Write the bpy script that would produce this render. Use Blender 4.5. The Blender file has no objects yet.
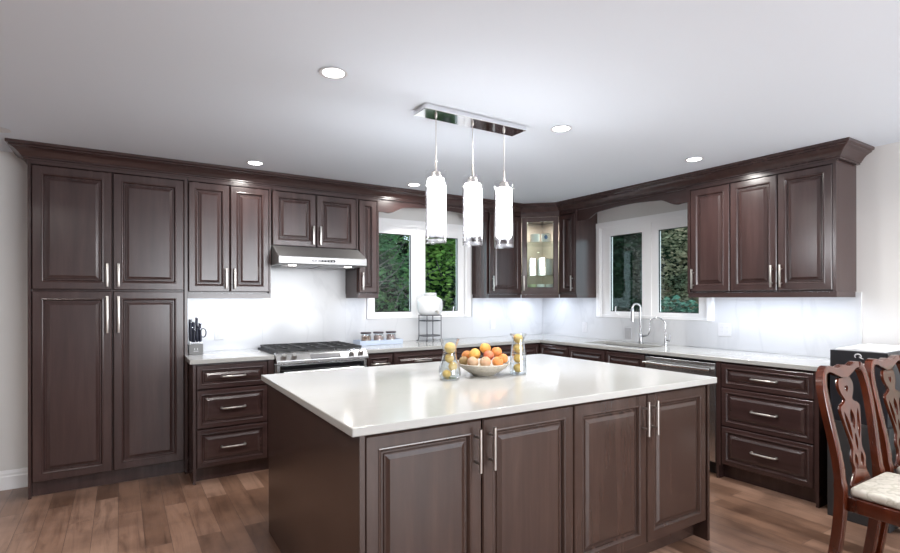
import bpy, bmesh, math, random
from mathutils import Vector, Matrix, noise
random.seed(7)
SC = bpy.context.scene
COL = SC.collection
PI = math.pi

# ------------------------------------------------------------------ camera, world, exposure
cam_d = bpy.data.cameras.new('camera')
cam = bpy.data.objects.new('camera', cam_d)
COL.objects.link(cam)
cam.matrix_world = (Matrix.Translation((-4.43, -4.813, 1.357)) @ Matrix.Rotation(math.radians(-32.467), 4, 'Z')
                    @ Matrix.Rotation(PI / 2, 4, 'X') @ Matrix.Rotation(-0.0015, 4, 'Z'))
cam_d.sensor_width = 36.0
cam_d.lens = 36.0 * 517.19 / 900
cam_d.shift_y = (298.479 - 276.5) / 900
cam_d.shift_x = (450 - 449.906) / 900
cam_d.clip_start = 0.05
SC.camera = cam

SC.view_settings.view_transform = 'Standard'
SC.view_settings.look = 'None'
SC.view_settings.gamma = 1.0
SC.view_settings.exposure = 0.55
SC.cycles.use_denoising = True
SC.cycles.max_bounces = 10
SC.cycles.diffuse_bounces = 5
SC.cycles.glossy_bounces = 4
SC.cycles.transparent_max_bounces = 24
SC.cycles.caustics_reflective = False
SC.cycles.caustics_refractive = False
SC.cycles.sample_clamp_indirect = 6.0

world = bpy.data.worlds.new('evening_sky')
SC.world = world
world.use_nodes = True
bg = world.node_tree.nodes['Background']
bg.inputs[0].default_value = (0.72, 0.86, 1.0, 1)
bg.inputs[1].default_value = 2.0


def area(name, loc, size, power, color=(1, 1, 1), rot=(0, 0, 0), size_y=None, parent=None, spread=PI):
    l = bpy.data.lights.new(name, 'AREA')
    l.energy = power
    l.color = color
    l.spread = spread
    if size_y:
        l.shape = 'RECTANGLE'; l.size = size; l.size_y = size_y
    else:
        l.shape = 'DISK'; l.size = size
    o = bpy.data.objects.new(name, l)
    COL.objects.link(o)
    o.location = loc
    o.rotation_euler = rot
    if parent: o.parent = parent
    return o


# added fill lamp before the unseen rear wall, tilted up to brighten the ceiling
area('added_fill_light', (-1.9, -8.05, 1.25), 3.2, 190, (.97, 0.98, 1.0), (math.radians(128), 0, 0), 1.9)
POT_W = 13.0
LED_W = 2.9
CEIL = 2.409

# ------------------------------------------------------------------ materials
def mat(name, color=(.8, .8, .8), rough=.5, metal=0.0, spec=.5, emit=None, strength=1.0, coat=0.0):
    m = bpy.data.materials.new(name)
    m.use_nodes = True
    b = m.node_tree.nodes['Principled BSDF']
    b.inputs['Base Color'].default_value = (*color, 1)
    b.inputs['Roughness'].default_value = rough
    b.inputs['Metallic'].default_value = metal
    b.inputs['Specular IOR Level'].default_value = spec
    b.inputs['Coat Weight'].default_value = coat
    b.inputs['Coat Roughness'].default_value = 0.12
    if emit:
        b.inputs['Emission Color'].default_value = (*emit, 1)
        b.inputs['Emission Strength'].default_value = strength
    return m


def nodes(m):
    return m.node_tree.nodes, m.node_tree.links, m.node_tree.nodes['Principled BSDF']


def ramp(n, stops):
    r = n.new('ShaderNodeValToRGB')
    e = r.color_ramp.elements
    while len(e) < len(stops): e.new(0.5)
    for q, (p, c) in zip(e, stops):
        q.position = p
        q.color = (*c, 1)
    return r


def wood_mat(name, c0, c1, c2, scale=(14, 14, 1.1), rough=.22, grain=.6, spec=.62):
    m = mat(name, c1, rough, spec=spec)
    n, l, b = nodes(m)
    tc = n.new('ShaderNodeTexCoord')
    oi = n.new('ShaderNodeObjectInfo')
    mp = n.new('ShaderNodeMapping')
    mp.inputs['Scale'].default_value = scale
    l.new(tc.outputs['Object'], mp.inputs['Vector'])
    add = n.new('ShaderNodeVectorMath'); add.operation = 'ADD'
    mul = n.new('ShaderNodeMath'); mul.operation = 'MULTIPLY'; mul.inputs[1].default_value = 37.0
    l.new(oi.outputs['Random'], mul.inputs[0])
    l.new(mp.outputs[0], add.inputs[0]); l.new(mul.outputs[0], add.inputs[1])
    n1 = n.new('ShaderNodeTexNoise'); n1.inputs['Scale'].default_value = 1.0
    n1.inputs['Detail'].default_value = 8; n1.inputs['Roughness'].default_value = .65
    n1.inputs['Distortion'].default_value = .25
    l.new(add.outputs[0], n1.inputs['Vector'])
    r = ramp(n, [(.3, c0), (.52, c1), (.75, c2)])
    l.new(n1.outputs['Fac'], r.inputs[0])
    l.new(r.outputs[0], b.inputs['Base Color'])
    mr = n.new('ShaderNodeMapRange')
    mr.inputs['To Min'].default_value = rough; mr.inputs['To Max'].default_value = rough + .05
    l.new(n1.outputs['Fac'], mr.inputs['Value']); l.new(mr.outputs[0], b.inputs['Roughness'])
    bp = n.new('ShaderNodeBump'); bp.inputs['Strength'].default_value = .04 * grain
    l.new(n1.outputs['Fac'], bp.inputs['Height']); l.new(bp.outputs[0], b.inputs['Normal'])
    return m


WOOD = wood_mat('espresso_maple', (.034, .0180, .0168), (.044, .0232, .0216), (.062, .0335, .0305))
WOODX = wood_mat('espresso_maple_horizontal', (.034, .0180, .0168), (.044, .0232, .0216), (.062, .0335, .0305), (1.1, 14, 14))
WOODI = wood_mat('espresso_maple_warm_lit', (.031, .0165, .0128), (.041, .0222, .0170), (.058, .032, .0245))  # island copy of the maple, with the warmer light there tinted into its colour
MAHOG = wood_mat('red_mahogany', (.030, .0060, .0028), (.058, .0115, .0045), (.11, .024, .009), (12, 12, 2), .10, .6, .6)
NICKEL = mat('brushed_nickel', (.54, .51, .48), .34, 1.0)
HOODST = mat('brushed_hood_steel', (.36, .36, .36), .42, .9)
STEEL = mat('stainless_steel', (.66, .66, .66), .27, 1.0)
CHROME = mat('polished_chrome', (.82, .82, .84), .06, 1.0)
BLACK = mat('black_iron', (.012, .012, .013), .45)
BLACKGLASS = mat('black_glass', (.01, .01, .012), .06)
WHITE = mat('white_vinyl', (.88, .88, .89), .35)
GASKET = mat('dark_gasket', (.02, .022, .025), .6)
WALLM = mat('warm_white_wall_paint', (.66, .645, .63), .85)
CEILM = mat('white_ceiling_paint', (.72, .775, .845), .9)
BASEM = mat('white_trim_paint', (.80, .80, .81), .4)
PLATE = mat('white_plastic', (.64, .64, .66), .35)
GREYPL = mat('grey_plastic', (.42, .42, .44), .4)
LEDM = mat('led_strip_glow', (1, 1, 1), .5, emit=(.80, .88, 1.0), strength=6)
POTM = mat('downlight_glow', (1, 1, 1), .5, emit=(1.0, .97, .93), strength=12)
PENDM = mat('frosted_lamp_glow', (1, 1, 1), .5, emit=(.97, .98, 1.0), strength=19)
HOODL = mat('hood_lamp_glow', (1, 1, 1), .5, emit=(1.0, .97, .9), strength=7)


def quartz(name, base, vein, vscale, amt, rough):
    m = mat(name, base, rough, spec=.5)
    n, l, b = nodes(m)
    tc = n.new('ShaderNodeTexCoord')
    n0 = n.new('ShaderNodeTexNoise'); n0.inputs['Scale'].default_value = vscale; n0.inputs['Detail'].default_value = 6
    n0.inputs['Distortion'].default_value = 1.4
    mp = n.new('ShaderNodeMapping'); mp.inputs['Rotation'].default_value = (.5, .7, .4); mp.inputs['Scale'].default_value = (1, 1, .55)
    l.new(tc.outputs['Object'], mp.inputs[0]); l.new(mp.outputs[0], n0.inputs['Vector'])
    r = ramp(n, [(.485, (0, 0, 0)), (.502, (1, 1, 1)), (.519, (0, 0, 0))])
    l.new(n0.outputs['Fac'], r.inputs[0])
    n2 = n.new('ShaderNodeTexNoise'); n2.inputs['Scale'].default_value = 1.7; n2.inputs['Detail'].default_value = 3
    l.new(tc.outputs['Object'], n2.inputs['Vector'])
    mu = n.new('ShaderNodeMath'); mu.operation = 'MULTIPLY'
    l.new(r.outputs[0], mu.inputs[0]); l.new(n2.outputs['Fac'], mu.inputs[1])
    m2 = n.new('ShaderNodeMath'); m2.operation = 'MULTIPLY'; m2.inputs[1].default_value = amt
    l.new(mu.outputs[0], m2.inputs[0])
    mx = n.new('ShaderNodeMix'); mx.data_type = 'RGBA'
    mx.inputs['A'].default_value = (*base, 1); mx.inputs['B'].default_value = (*vein, 1)
    l.new(m2.outputs[0], mx.inputs['Factor']); l.new(mx.outputs['Result'], b.inputs['Base Color'])
    return m


QUARTZ = quartz('white_quartz_counter', (.42, .416, .40), (.31, .31, .31), 1.2, .2, .13)
SPLASH = quartz('veined_quartz_backsplash', (.60, .607, .625), (.30, .31, .34), .9, .30, .16)


def glass_mat(name, tint=(1, 1, 1), rough=.0, refl=1.0, edge=.5, base=.035):
    m = bpy.data.materials.new(name)
    m.use_nodes = True
    n, l = m.node_tree.nodes, m.node_tree.links
    n.clear()
    out = n.new('ShaderNodeOutputMaterial')
    tr = n.new('ShaderNodeBsdfTransparent'); tr.inputs[0].default_value = (*tint, 1)
    gl = n.new('ShaderNodeBsdfGlossy'); gl.inputs['Roughness'].default_value = rough
    gl.inputs[0].default_value = (refl, refl, refl, 1)
    lw = n.new('ShaderNodeLayerWeight'); lw.inputs['Blend'].default_value = edge
    mu = n.new('ShaderNodeMath'); mu.operation = 'POWER'; mu.inputs[1].default_value = 2.2
    ad = n.new('ShaderNodeMath'); ad.operation = 'ADD'; ad.inputs[1].default_value = base; ad.use_clamp = True
    mx = n.new('ShaderNodeMixShader')
    l.new(lw.outputs['Facing'], mu.inputs[0]); l.new(mu.outputs[0], ad.inputs[0]); l.new(ad.outputs[0], mx.inputs[0])
    l.new(tr.outputs[0], mx.inputs[1]); l.new(gl.outputs[0], mx.inputs[2]); l.new(mx.outputs[0], out.inputs[0])
    return m


PANE = glass_mat('window_glass', (.93, .97, .95), 0, .55, .12)
CLEAR = glass_mat('clear_glass', (.93, .95, .96), .03, .95, .5, .05)
DISCG = glass_mat('bevelled_lamp_glass', (.95, .95, .96), .25, .9, .5, .28)
LAMPG = glass_mat('lamp_glass', (.97, .97, .98), .05, 1.0, .4, .05)
SHELFG = glass_mat('glass_shelf_sheet', (.9, .96, .93), .0, .9, .4)


def floor_mat():
    m = mat('maple_floor', (.3, .18, .12), .32)
    n, l, b = nodes(m)
    tc = n.new('ShaderNodeTexCoord')
    mp = n.new('ShaderNodeMapping'); mp.inputs['Rotation'].default_value = (0, 0, PI / 2)
    l.new(tc.outputs['Object'], mp.inputs[0])
    br = n.new('ShaderNodeTexBrick')
    br.offset = .37; br.offset_frequency = 2; br.squash = 1
    br.inputs['Scale'].default_value = 1.0
    br.inputs['Brick Width'].default_value = .95
    br.inputs['Row Height'].default_value = .127
    br.inputs['Mortar Size'].default_value = .0012
    br.inputs['Mortar Smooth'].default_value = .3
    br.inputs['Bias'].default_value = 0
    br.inputs['Color1'].default_value = (0, 0, 0, 1)
    br.inputs['Color2'].default_value = (1, 1, 1, 1)
    br.inputs['Mortar'].default_value = (.5, .5, .5, 1)
    l.new(mp.outputs[0], br.inputs['Vector'])
    # per-plank offset of the grain
    sc = n.new('ShaderNodeMapping'); sc.inputs['Scale'].default_value = (1.6, 16, 1)
    l.new(mp.outputs[0], sc.inputs[0])
    ad = n.new('ShaderNodeVectorMath'); ad.operation = 'ADD'
    ms = n.new('ShaderNodeVectorMath'); ms.operation = 'SCALE'; ms.inputs['Scale'].default_value = 23
    l.new(br.outputs['Color'], ms.inputs[0]); l.new(sc.outputs[0], ad.inputs[0]); l.new(ms.outputs[0], ad.inputs[1])
    gn = n.new('ShaderNodeTexNoise'); gn.inputs['Scale'].default_value = 1.0; gn.inputs['Detail'].default_value = 9
    gn.inputs['Roughness'].default_value = .62; gn.inputs['Distortion'].default_value = .9
    l.new(ad.outputs[0], gn.inputs['Vector'])
    g2 = n.new('ShaderNodeTexNoise'); g2.inputs['Scale'].default_value = 3.2; g2.inputs['Detail'].default_value = 4
    l.new(tc.outputs['Object'], g2.inputs['Vector'])
    c1 = ramp(n, [(0, (.135, .072, .046)), (.35, (.215, .122, .082)), (.7, (.285, .168, .117)), (1, (.35, .218, .158))])
    l.new(br.outputs['Color'], c1.inputs[0])
    c2 = ramp(n, [(.30, (.50, .46, .44)), (.47, (.92, .91, .90)), (.7, (1.12, 1.12, 1.12))])
    l.new(gn.outputs['Fac'], c2.inputs[0])
    c3 = ramp(n, [(.36, (.58, .55, .54)), (.56, (1, 1, 1))])
    l.new(g2.outputs['Fac'], c3.inputs[0])
    mx = n.new('ShaderNodeMix'); mx.data_type = 'RGBA'; mx.blend_type = 'MULTIPLY'; mx.inputs['Factor'].default_value = 1
    l.new(c1.outputs[0], mx.inputs['A']); l.new(c2.outputs[0], mx.inputs['B'])
    m2 = n.new('ShaderNodeMix'); m2.data_type = 'RGBA'; m2.blend_type = 'MULTIPLY'; m2.inputs['Factor'].default_value = .8
    l.new(mx.outputs['Result'], m2.inputs['A']); l.new(c3.outputs[0], m2.inputs['B'])
    m3 = n.new('ShaderNodeMix'); m3.data_type = 'RGBA'
    m3.inputs['B'].default_value = (.06, .035, .025, 1)
    l.new(br.outputs['Fac'], m3.inputs['Factor']); l.new(m2.outputs['Result'], m3.inputs['A'])
    l.new(m3.outputs['Result'], b.inputs['Base Color'])
    bp = n.new('ShaderNodeBump'); bp.inputs['Strength'].default_value = .12; bp.inputs['Distance'].default_value = .002
    iv = n.new('ShaderNodeMath'); iv.operation = 'SUBTRACT'; iv.inputs[0].default_value = 1
    l.new(br.outputs['Fac'], iv.inputs[1]); l.new(iv.outputs[0], bp.inputs['Height']); l.new(bp.outputs[0], b.inputs['Normal'])
    return m


FLOORM = floor_mat()


def noise_mat(name, stops, scale=8, detail=4, rough=.5, bump=0, stretch=(1, 1, 1)):
    m = mat(name, stops[0][1], rough)
    n, l, b = nodes(m)
    tc = n.new('ShaderNodeTexCoord')
    mp = n.new('ShaderNodeMapping'); mp.inputs['Scale'].default_value = stretch
    oi = n.new('ShaderNodeObjectInfo')
    ad = n.new('ShaderNodeVectorMath'); ad.operation = 'ADD'
    mu = n.new('ShaderNodeMath'); mu.operation = 'MULTIPLY'; mu.inputs[1].default_value = 19
    l.new(oi.outputs['Random'], mu.inputs[0])
    l.new(tc.outputs['Object'], mp.inputs[0]); l.new(mp.outputs[0], ad.inputs[0]); l.new(mu.outputs[0], ad.inputs[1])
    t = n.new('ShaderNodeTexNoise'); t.inputs['Scale'].default_value = scale; t.inputs['Detail'].default_value = detail
    l.new(ad.outputs[0], t.inputs['Vector'])
    r = ramp(n, stops); l.new(t.outputs['Fac'], r.inputs[0]); l.new(r.outputs[0], b.inputs['Base Color'])
    if bump:
        bp = n.new('ShaderNodeBump'); bp.inputs['Strength'].default_value = bump; bp.inputs['Distance'].default_value = .01
        l.new(t.outputs['Fac'], bp.inputs['Height']); l.new(bp.outputs[0], b.inputs['Normal'])
    return m


FABRIC = noise_mat('cream_damask', [(.38, (.43, .40, .35)), (.47, (.50, .475, .42)), (.52, (.33, .31, .26)), (.6, (.48, .45, .40))], 14, 5, .9, .15)
LEMON = noise_mat('lemon_peel', [(.3, (.58, .37, .07)), (.6, (.64, .44, .12)), (.8, (.5, .32, .06))], 18, 3, .5, .08)
BOWLM = noise_mat('cream_ceramic', [(.4, (.46, .42, .35)), (.55, (.52, .48, .42)), (.7, (.38, .34, .28))], 40, 3, .4, .1)


# ------------------------------------------------------------------ mesh helpers
def box(bm, x0, x1, y0, y1, z0, z1, bev=0.0):
    r = bmesh.ops.create_cube(bm, size=1)
    vs = r['verts']
    for v in vs:
        v.co = Vector(((x0 + x1) / 2 + v.co.x * (x1 - x0), (y0 + y1) / 2 + v.co.y * (y1 - y0), (z0 + z1) / 2 + v.co.z * (z1 - z0)))
    if bev:
        es = list({e for v in vs for e in v.link_edges})
        bmesh.ops.bevel(bm, geom=es, offset=bev, segments=2, affect='EDGES', profile=.5)
    return bm


def boxm(*a, **k):
    return box(bmesh.new(), *a, **k)


def tube(bm, pts, r, seg=10, caps=True, flat=None):
    """sweep a circle (radius or list of radii) along pts"""
    pts = [Vector(p) for p in pts]
    n = len(pts)
    rs = r if isinstance(r, (list, tuple)) else [r] * n
    t0 = (pts[1] - pts[0]).normalized()
    up = Vector((0, 0, 1)) if abs(t0.z) < .9 else Vector((1, 0, 0))
    nrm = (up - t0 * up.dot(t0)).normalized()
    rings = []
    for i, p in enumerate(pts):
        a = pts[max(i - 1, 0)]; b = pts[min(i + 1, n - 1)]
        t = (b - a).normalized()
        nrm = (nrm - t * nrm.dot(t)).normalized()
        bi = t.cross(nrm)
        ring = []
        for k in range(seg):
            th = 2 * PI * k / seg
            ring.append(bm.verts.new(p + nrm * math.cos(th) * rs[i] + bi * math.sin(th) * rs[i]))
        rings.append(ring)
    for i in range(n - 1):
        for k in range(seg):
            bm.faces.new((rings[i][k], rings[i][(k + 1) % seg], rings[i + 1][(k + 1) % seg], rings[i + 1][k]))
    if caps:
        bm.faces.new(rings[0][::-1]); bm.faces.new(rings[-1])
    return bm


def lathe(bm, prof, c=(0, 0, 0), seg=32, closed=False):
    c = Vector(c)
    rings = []
    for r, z in prof:
        if r < 1e-5:
            rings.append([bm.verts.new(c + Vector((0, 0, z)))])
        else:
            rings.append([bm.verts.new(c + Vector((r * math.cos(2 * PI * k / seg), r * math.sin(2 * PI * k / seg), z))) for k in range(seg)])
    pairs = list(zip(rings, rings[1:]))
    if closed: pairs.append((rings[-1], rings[0]))
    for A, B in pairs:
        for k in range(seg):
            k2 = (k + 1) % seg
            if len(A) == 1 and len(B) == 1: continue
            if len(A) == 1: bm.faces.new((A[0], B[k2], B[k]))
            elif len(B) == 1: bm.faces.new((A[k], A[k2], B[0]))
            else: bm.faces.new((A[k], A[k2], B[k2], B[k]))
    bmesh.ops.recalc_face_normals(bm, faces=bm.faces)
    return bm


def poly2d(outer, holes=(), th=.02):
    """flat outline with holes, extruded to thickness th in local z (centred)"""
    cu = bpy.data.curves.new('outline', 'CURVE')
    cu.dimensions = '2D'; cu.fill_mode = 'BOTH'; cu.extrude = th / 2
    for loop in [outer] + list(holes):
        s = cu.splines.new('POLY')
        s.points.add(len(loop) - 1)
        for p, (x, y) in zip(s.points, loop): p.co = (x, y, 0, 1)
        s.use_cyclic_u = True
    o = bpy.data.objects.new('outline', cu)
    COL.objects.link(o)
    dg = bpy.context.evaluated_depsgraph_get()
    me = o.evaluated_get(dg).to_mesh()
    bm = bmesh.new(); bm.from_mesh(me)
    o.evaluated_get(dg).to_mesh_clear()
    bpy.data.objects.remove(o); bpy.data.curves.remove(cu)
    bmesh.ops.remove_doubles(bm, verts=bm.verts, dist=1e-5)
    bmesh.ops.recalc_face_normals(bm, faces=bm.faces)
    return bm


def obj(name, bm, m, parent=None, smooth=False, bevel=0.0, loc=None):
    me = bpy.data.meshes.new(name)
    bm.normal_update()
    bm.to_mesh(me); bm.free()
    o = bpy.data.objects.new(name, me)
    COL.objects.link(o)
    me.materials.append(m)
    if smooth:
        for p in me.polygons: p.use_smooth = True
        me.set_sharp_from_angle(angle=math.radians(40))
    if bevel:
        md = o.modifiers.new('edge', 'BEVEL'); md.width = bevel; md.segments = 2; md.limit_method = 'ANGLE'
        md.angle_limit = math.radians(40)
    if parent: o.parent = parent
    if loc: o.location = loc
    return o


def tag(o, label, cat, group=None):
    o['label'] = label; o['category'] = cat
    if group: o['group'] = group
    return o


def thing(name, label, cat, loc=(0, 0, 0), rz=0, group=None):
    o = bpy.data.objects.new(name, None)
    COL.objects.link(o)
    o.empty_display_size = .1
    o.location = loc; o.rotation_euler = (0, 0, rz)
    return tag(o, label, cat, group)


def struct(name, bm, m, parent=None, smooth=False, bevel=0):
    o = obj(name, bm, m, parent, smooth, bevel)
    if not parent: o['kind'] = 'structure'
    return o


def dup(root, loc, rz, label, group=None):
    r = root.copy(); COL.objects.link(r)
    r.location = loc; r.rotation_euler = (0, 0, rz); r['label'] = label
    if group: r['group'] = group
    for ch in list(root.children):
        c = ch.copy(); COL.objects.link(c); c.parent = r
        for g in list(ch.children):
            d = g.copy(); COL.objects.link(d); d.parent = c
    return r


# ------------------------------------------------------------------ room shell
XL, YB = -7.2, -8.2
struct('floor', boxm(XL, 0.0, YB, 0.0, -.1, 0), FLOORM)
struct('ceiling', boxm(XL - .15, .15, YB - .15, .15, CEIL, CEIL + .1), CEILM)
WA = (-2.36, -1.10, 1.15, 2.18)      # opening in the wall behind the range: x0 x1 z0 z1
WB = (-2.22, -.875, 1.15, 2.18)      # opening in the sink wall: y0 y1 z0 z1
bm = bmesh.new()
box(bm, XL - .15, WA[0], 0, .15, 0, CEIL); box(bm, WA[1], .15, 0, .15, 0, CEIL)
box(bm, WA[0], WA[1], 0, .15, 0, WA[2]); box(bm, WA[0], WA[1], 0, .15, WA[3], CEIL)
struct('wall_left', bm, WALLM)
bm = bmesh.new()
box(bm, 0, .15, YB, WB[0], 0, CEIL); box(bm, 0, .15, WB[1], 0, 0, CEIL)
box(bm, 0, .15, WB[0], WB[1], 0, WB[2]); box(bm, 0, .15, WB[0], WB[1], WB[3], CEIL)
struct('wall_right', bm, WALLM)
struct('wall_side', boxm(XL - .15, XL, YB, 0, 0, CEIL), WALLM)
bm = bmesh.new()
box(bm, XL, -3.7, YB - .15, YB, 0, CEIL); box(bm, -.15, 0, YB - .15, YB, 0, CEIL)
box(bm, -3.7, -.15, YB - .15, YB, 0, .25); box(bm, -3.7, -.15, YB - .15, YB, 2.25, CEIL)
struct('wall_back', bm, WALLM)
bm = bmesh.new()
for x in (-3.7, -1.97, -.23): box(bm, x, x + .08, YB - .12, YB - .06, .25, 2.25)
box(bm, -3.7, -.15, YB - .12, YB - .06, .25, .33); box(bm, -3.7, -.15, YB - .12, YB - .06, 2.17, 2.25)
struct('window_3', bm, WHITE)  # made-up window frame in the unseen rear wall, to go with the fill lamp


def prism(bm, prof, path):
    """sweep an open profile [(outward, z)] along a floor path with mitred corners; outward = right of travel"""
    P = [Vector(p) for p in path]
    ns = []
    for a, b in zip(P, P[1:]):
        d = (b - a).normalized(); ns.append(Vector((d.y, -d.x)))
    rows = []
    for i, p in enumerate(P):
        if i == 0: m = ns[0]
        elif i == len(P) - 1: m = ns[-1]
        else:
            s = ns[i - 1] + ns[i]; m = s / (1 + ns[i - 1].dot(ns[i]))
        rows.append([bm.verts.new((p.x + m.x * o, p.y + m.y * o, z)) for o, z in prof])
    k = len(prof)
    for A, B in zip(rows, rows[1:]):
        for j in range(k):
            j2 = (j + 1) % k
            bm.faces.new((A[j], A[j2], B[j2], B[j]))
    bm.faces.new(rows[0][::-1]); bm.faces.new(rows[-1])
    bmesh.ops.recalc_face_normals(bm, faces=bm.faces)
    return bm


bprof = [(0, 0), (.016, 0), (.016, .09), (.012, .10), (.012, .115), (.006, .135), (0, .135)]
struct('baseboard_left', prism(bmesh.new(), bprof, [(XL, -.0005), (-4.966, -.0005)]), BASEM)
struct('baseboard_right', prism(bmesh.new(), bprof, [(-.0005, -3.30), (-.0005, YB)]), BASEM)


# ------------------------------------------------------------------ windows
def window(n, wall, u0, u1, z0, z1, glass, gz0, gz1, crank):
    """u along the wall seen from inside (left to right); local y = depth, 0 at the wall face, + outward"""
    root = bpy.data.objects.new('window_%d' % n, None); COL.objects.link(root)
    root['kind'] = 'structure'
    if wall == 'A': root.location = (0, 0, 0)
    else: root.rotation_euler = (0, 0, -PI / 2)
    e = .004
    bm = bmesh.new()      # casing on the wall face
    cw = .075
    box(bm, u0 + e, u0 + cw, -.022, -.0135, z0 + e, z1 - e); box(bm, u1 - cw, u1 - e, -.022, -.0135, z0 + e, z1 - e)
    box(bm, u0 + cw, u1 - cw, -.022, -.0135, z1 - cw, z1 - e)
    box(bm, u0 + .012, u0 + cw - .014, -.032, -.022, z0 + e, z1 - .012); box(bm, u1 - cw + .014, u1 - .012, -.032, -.022, z0 + e, z1 - .012)
    box(bm, u0 + .012, u1 - .012, -.034, -.022, z1 - cw + .014, z1 - .012)
    box(bm, u0 + e, u1 - e, -.0135, .10, z0 + e, z0 + .03)
    box(bm, u0 + e, u0 + .03, -.0135, .10, z0 + .03, z1 - e); box(bm, u1 - .03, u1 - e, -.0135, .10, z0 + .03, z1 - e)
    box(bm, u0 + .03, u1 - .03, -.0135, .10, z1 - .05, z1 - e)
    struct('casing', bm, WHITE, root)
    bm = bmesh.new()
    a, b = glass[0][1], glass[1][0]
    box(bm, (a + b) / 2 - .022, (a + b) / 2 + .022, .004, .09, z0 + .031, z1 - .051)
    struct('mullion', bm, WHITE, root)
    lim = [(u0 + .031, (a + b) / 2 - .0225), ((a + b) / 2 + .0225, u1 - .031)]
    for (g0, g1), (s0, s1) in zip(glass, lim):
        bm = bmesh.new()
        y0, y1 = .012, .06
        box(bm, s0, g0, y0, y1, z0 + .031, z1 - .051); box(bm, g1, s1, y0, y1, z0 + .031, z1 - .051)
        box(bm, g0, g1, y0, y1, z0 + .031, gz0); box(bm, g0, g1, y0, y1, gz1, z1 - .051)
        sash = struct('sash', bm, WHITE, root)
        bm = bmesh.new()
        t = .007
        for q in ((g0, g0 + t, gz0, gz1), (g1 - t, g1, gz0, gz1), (g0 + t, g1 - t, gz0, gz0 + t), (g0 + t, g1 - t, gz1 - t, gz1)):
            box(bm, q[0], q[1], .026, .036, q[2], q[3])
        struct('gasket', bm, GASKET, sash)
        struct('pane', boxm(g0 + t, g1 - t, .029, .033, gz0 + t, gz1 - t), PANE, sash)
    bm = bmesh.new()
    cx = crank
    box(bm, cx - .045, cx + .045, -.016, .011, z0 + .0305, z0 + .042, .003)
    tube(bm, [(cx + .02, -.01, z0 + .04), (cx + .02, -.02, z0 + .06), (cx + .028, -.024, z0 + .12)], .006, 8)
    struct('crank_handle', bm, WHITE, root, True)
    return root


window(1, 'A', WA[0], WA[1], WA[2], WA[3], [(-2.262, -1.842), (-1.673, -1.25)], 1.217, 2.028, -1.36)
window(2, 'B', .875, 2.22, WB[2], WB[3], [(1.04, 1.447), (1.63, 2.055)], 1.217, 2.026, 1.12)

# ------------------------------------------------------------------ cabinetry helpers
def panel(bm, x0, x1, z0, z1, fr=.058, y=0.0, th=.02, flat=False):
    R = [(0, y + th), (0, y + .005), (.005, y), (fr - .014, y), (fr - .012, y - .0018), (fr - .008, y - .0026), (fr - .004, y - .0012), (fr + .002, y + .008), (fr + .004, y + .013), (fr + .010, y + .013),
         (fr + .015, y + .008), (fr + .018, y + .008), (fr + .032, y + .002), (fr + .034, y + .001)]
    if flat: R = R[:7]
    rows = []
    for i, yy in R:
        rows.append([bm.verts.new(p) for p in ((x0 + i, yy, z0 + i), (x1 - i, yy, z0 + i), (x1 - i, yy, z1 - i), (x0 + i, yy, z1 - i))])
    for A, B in zip(rows, rows[1:]):
        for k in range(4):
            bm.faces.new((A[k], A[(k + 1) % 4], B[(k + 1) % 4], B[k]))
    bm.faces.new(rows[-1])
    bm.faces.new(rows[0][::-1])
    bmesh.ops.recalc_face_normals(bm, faces=bm.faces)
    return bm


def handle(door, x, z, ln, vertical=True, square=True):
    bm = bmesh.new()
    if vertical:
        if square:
            box(bm, x - .0075, x + .0075, -.034, -.026, z - ln / 2, z + ln / 2, .002)
        else:
            tube(bm, [(x, -.034, z - ln / 2), (x, -.034, z + ln / 2)], .0068, 10)
        for s in (-1, 1):
            zz = z + s * (ln / 2 - .03)
            tube(bm, [(x, -.027, zz), (x, .0, zz)], .0055, 8)
    else:
        tube(bm, [(x - ln / 2, 0, z), (x - ln / 2, -.020, z), (x - ln / 2 + .006, -.027, z), (x - ln / 4, -.031, z), (x, -.032, z), (x + ln / 4, -.031, z),
                  (x + ln / 2 - .006, -.027, z), (x + ln / 2, -.020, z), (x + ln / 2, 0, z)], [.009, .006, .0065, .0068, .0068, .0068, .0065, .006, .009], 10)
    return obj('handle', bm, NICKEL, door, True)


def add_door(root, x0, x1, z0, z1, hx=None, hz=None, hl=.165, square=True, fr=.058):
    d = obj('door', panel(bmesh.new(), x0, x1, z0, z1, fr), WOOD, root)
    if hx is not None: handle(d, hx, hz, hl, True, square)
    return d


def add_drawer(root, x0, x1, z0, z1, hl=.165, fr=.042, hz=None):
    d = obj('drawer', panel(bmesh.new(), x0, x1, z0, z1, fr), WOODX, root)
    handle(d, (x0 + x1) / 2, (z0 + z1) / 2 if hz is None else hz, hl, False)
    return d


F = -.332
TOPZ = 2.262
UZ0, UZ1 = 1.402, 2.405
GAP = .003


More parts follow.
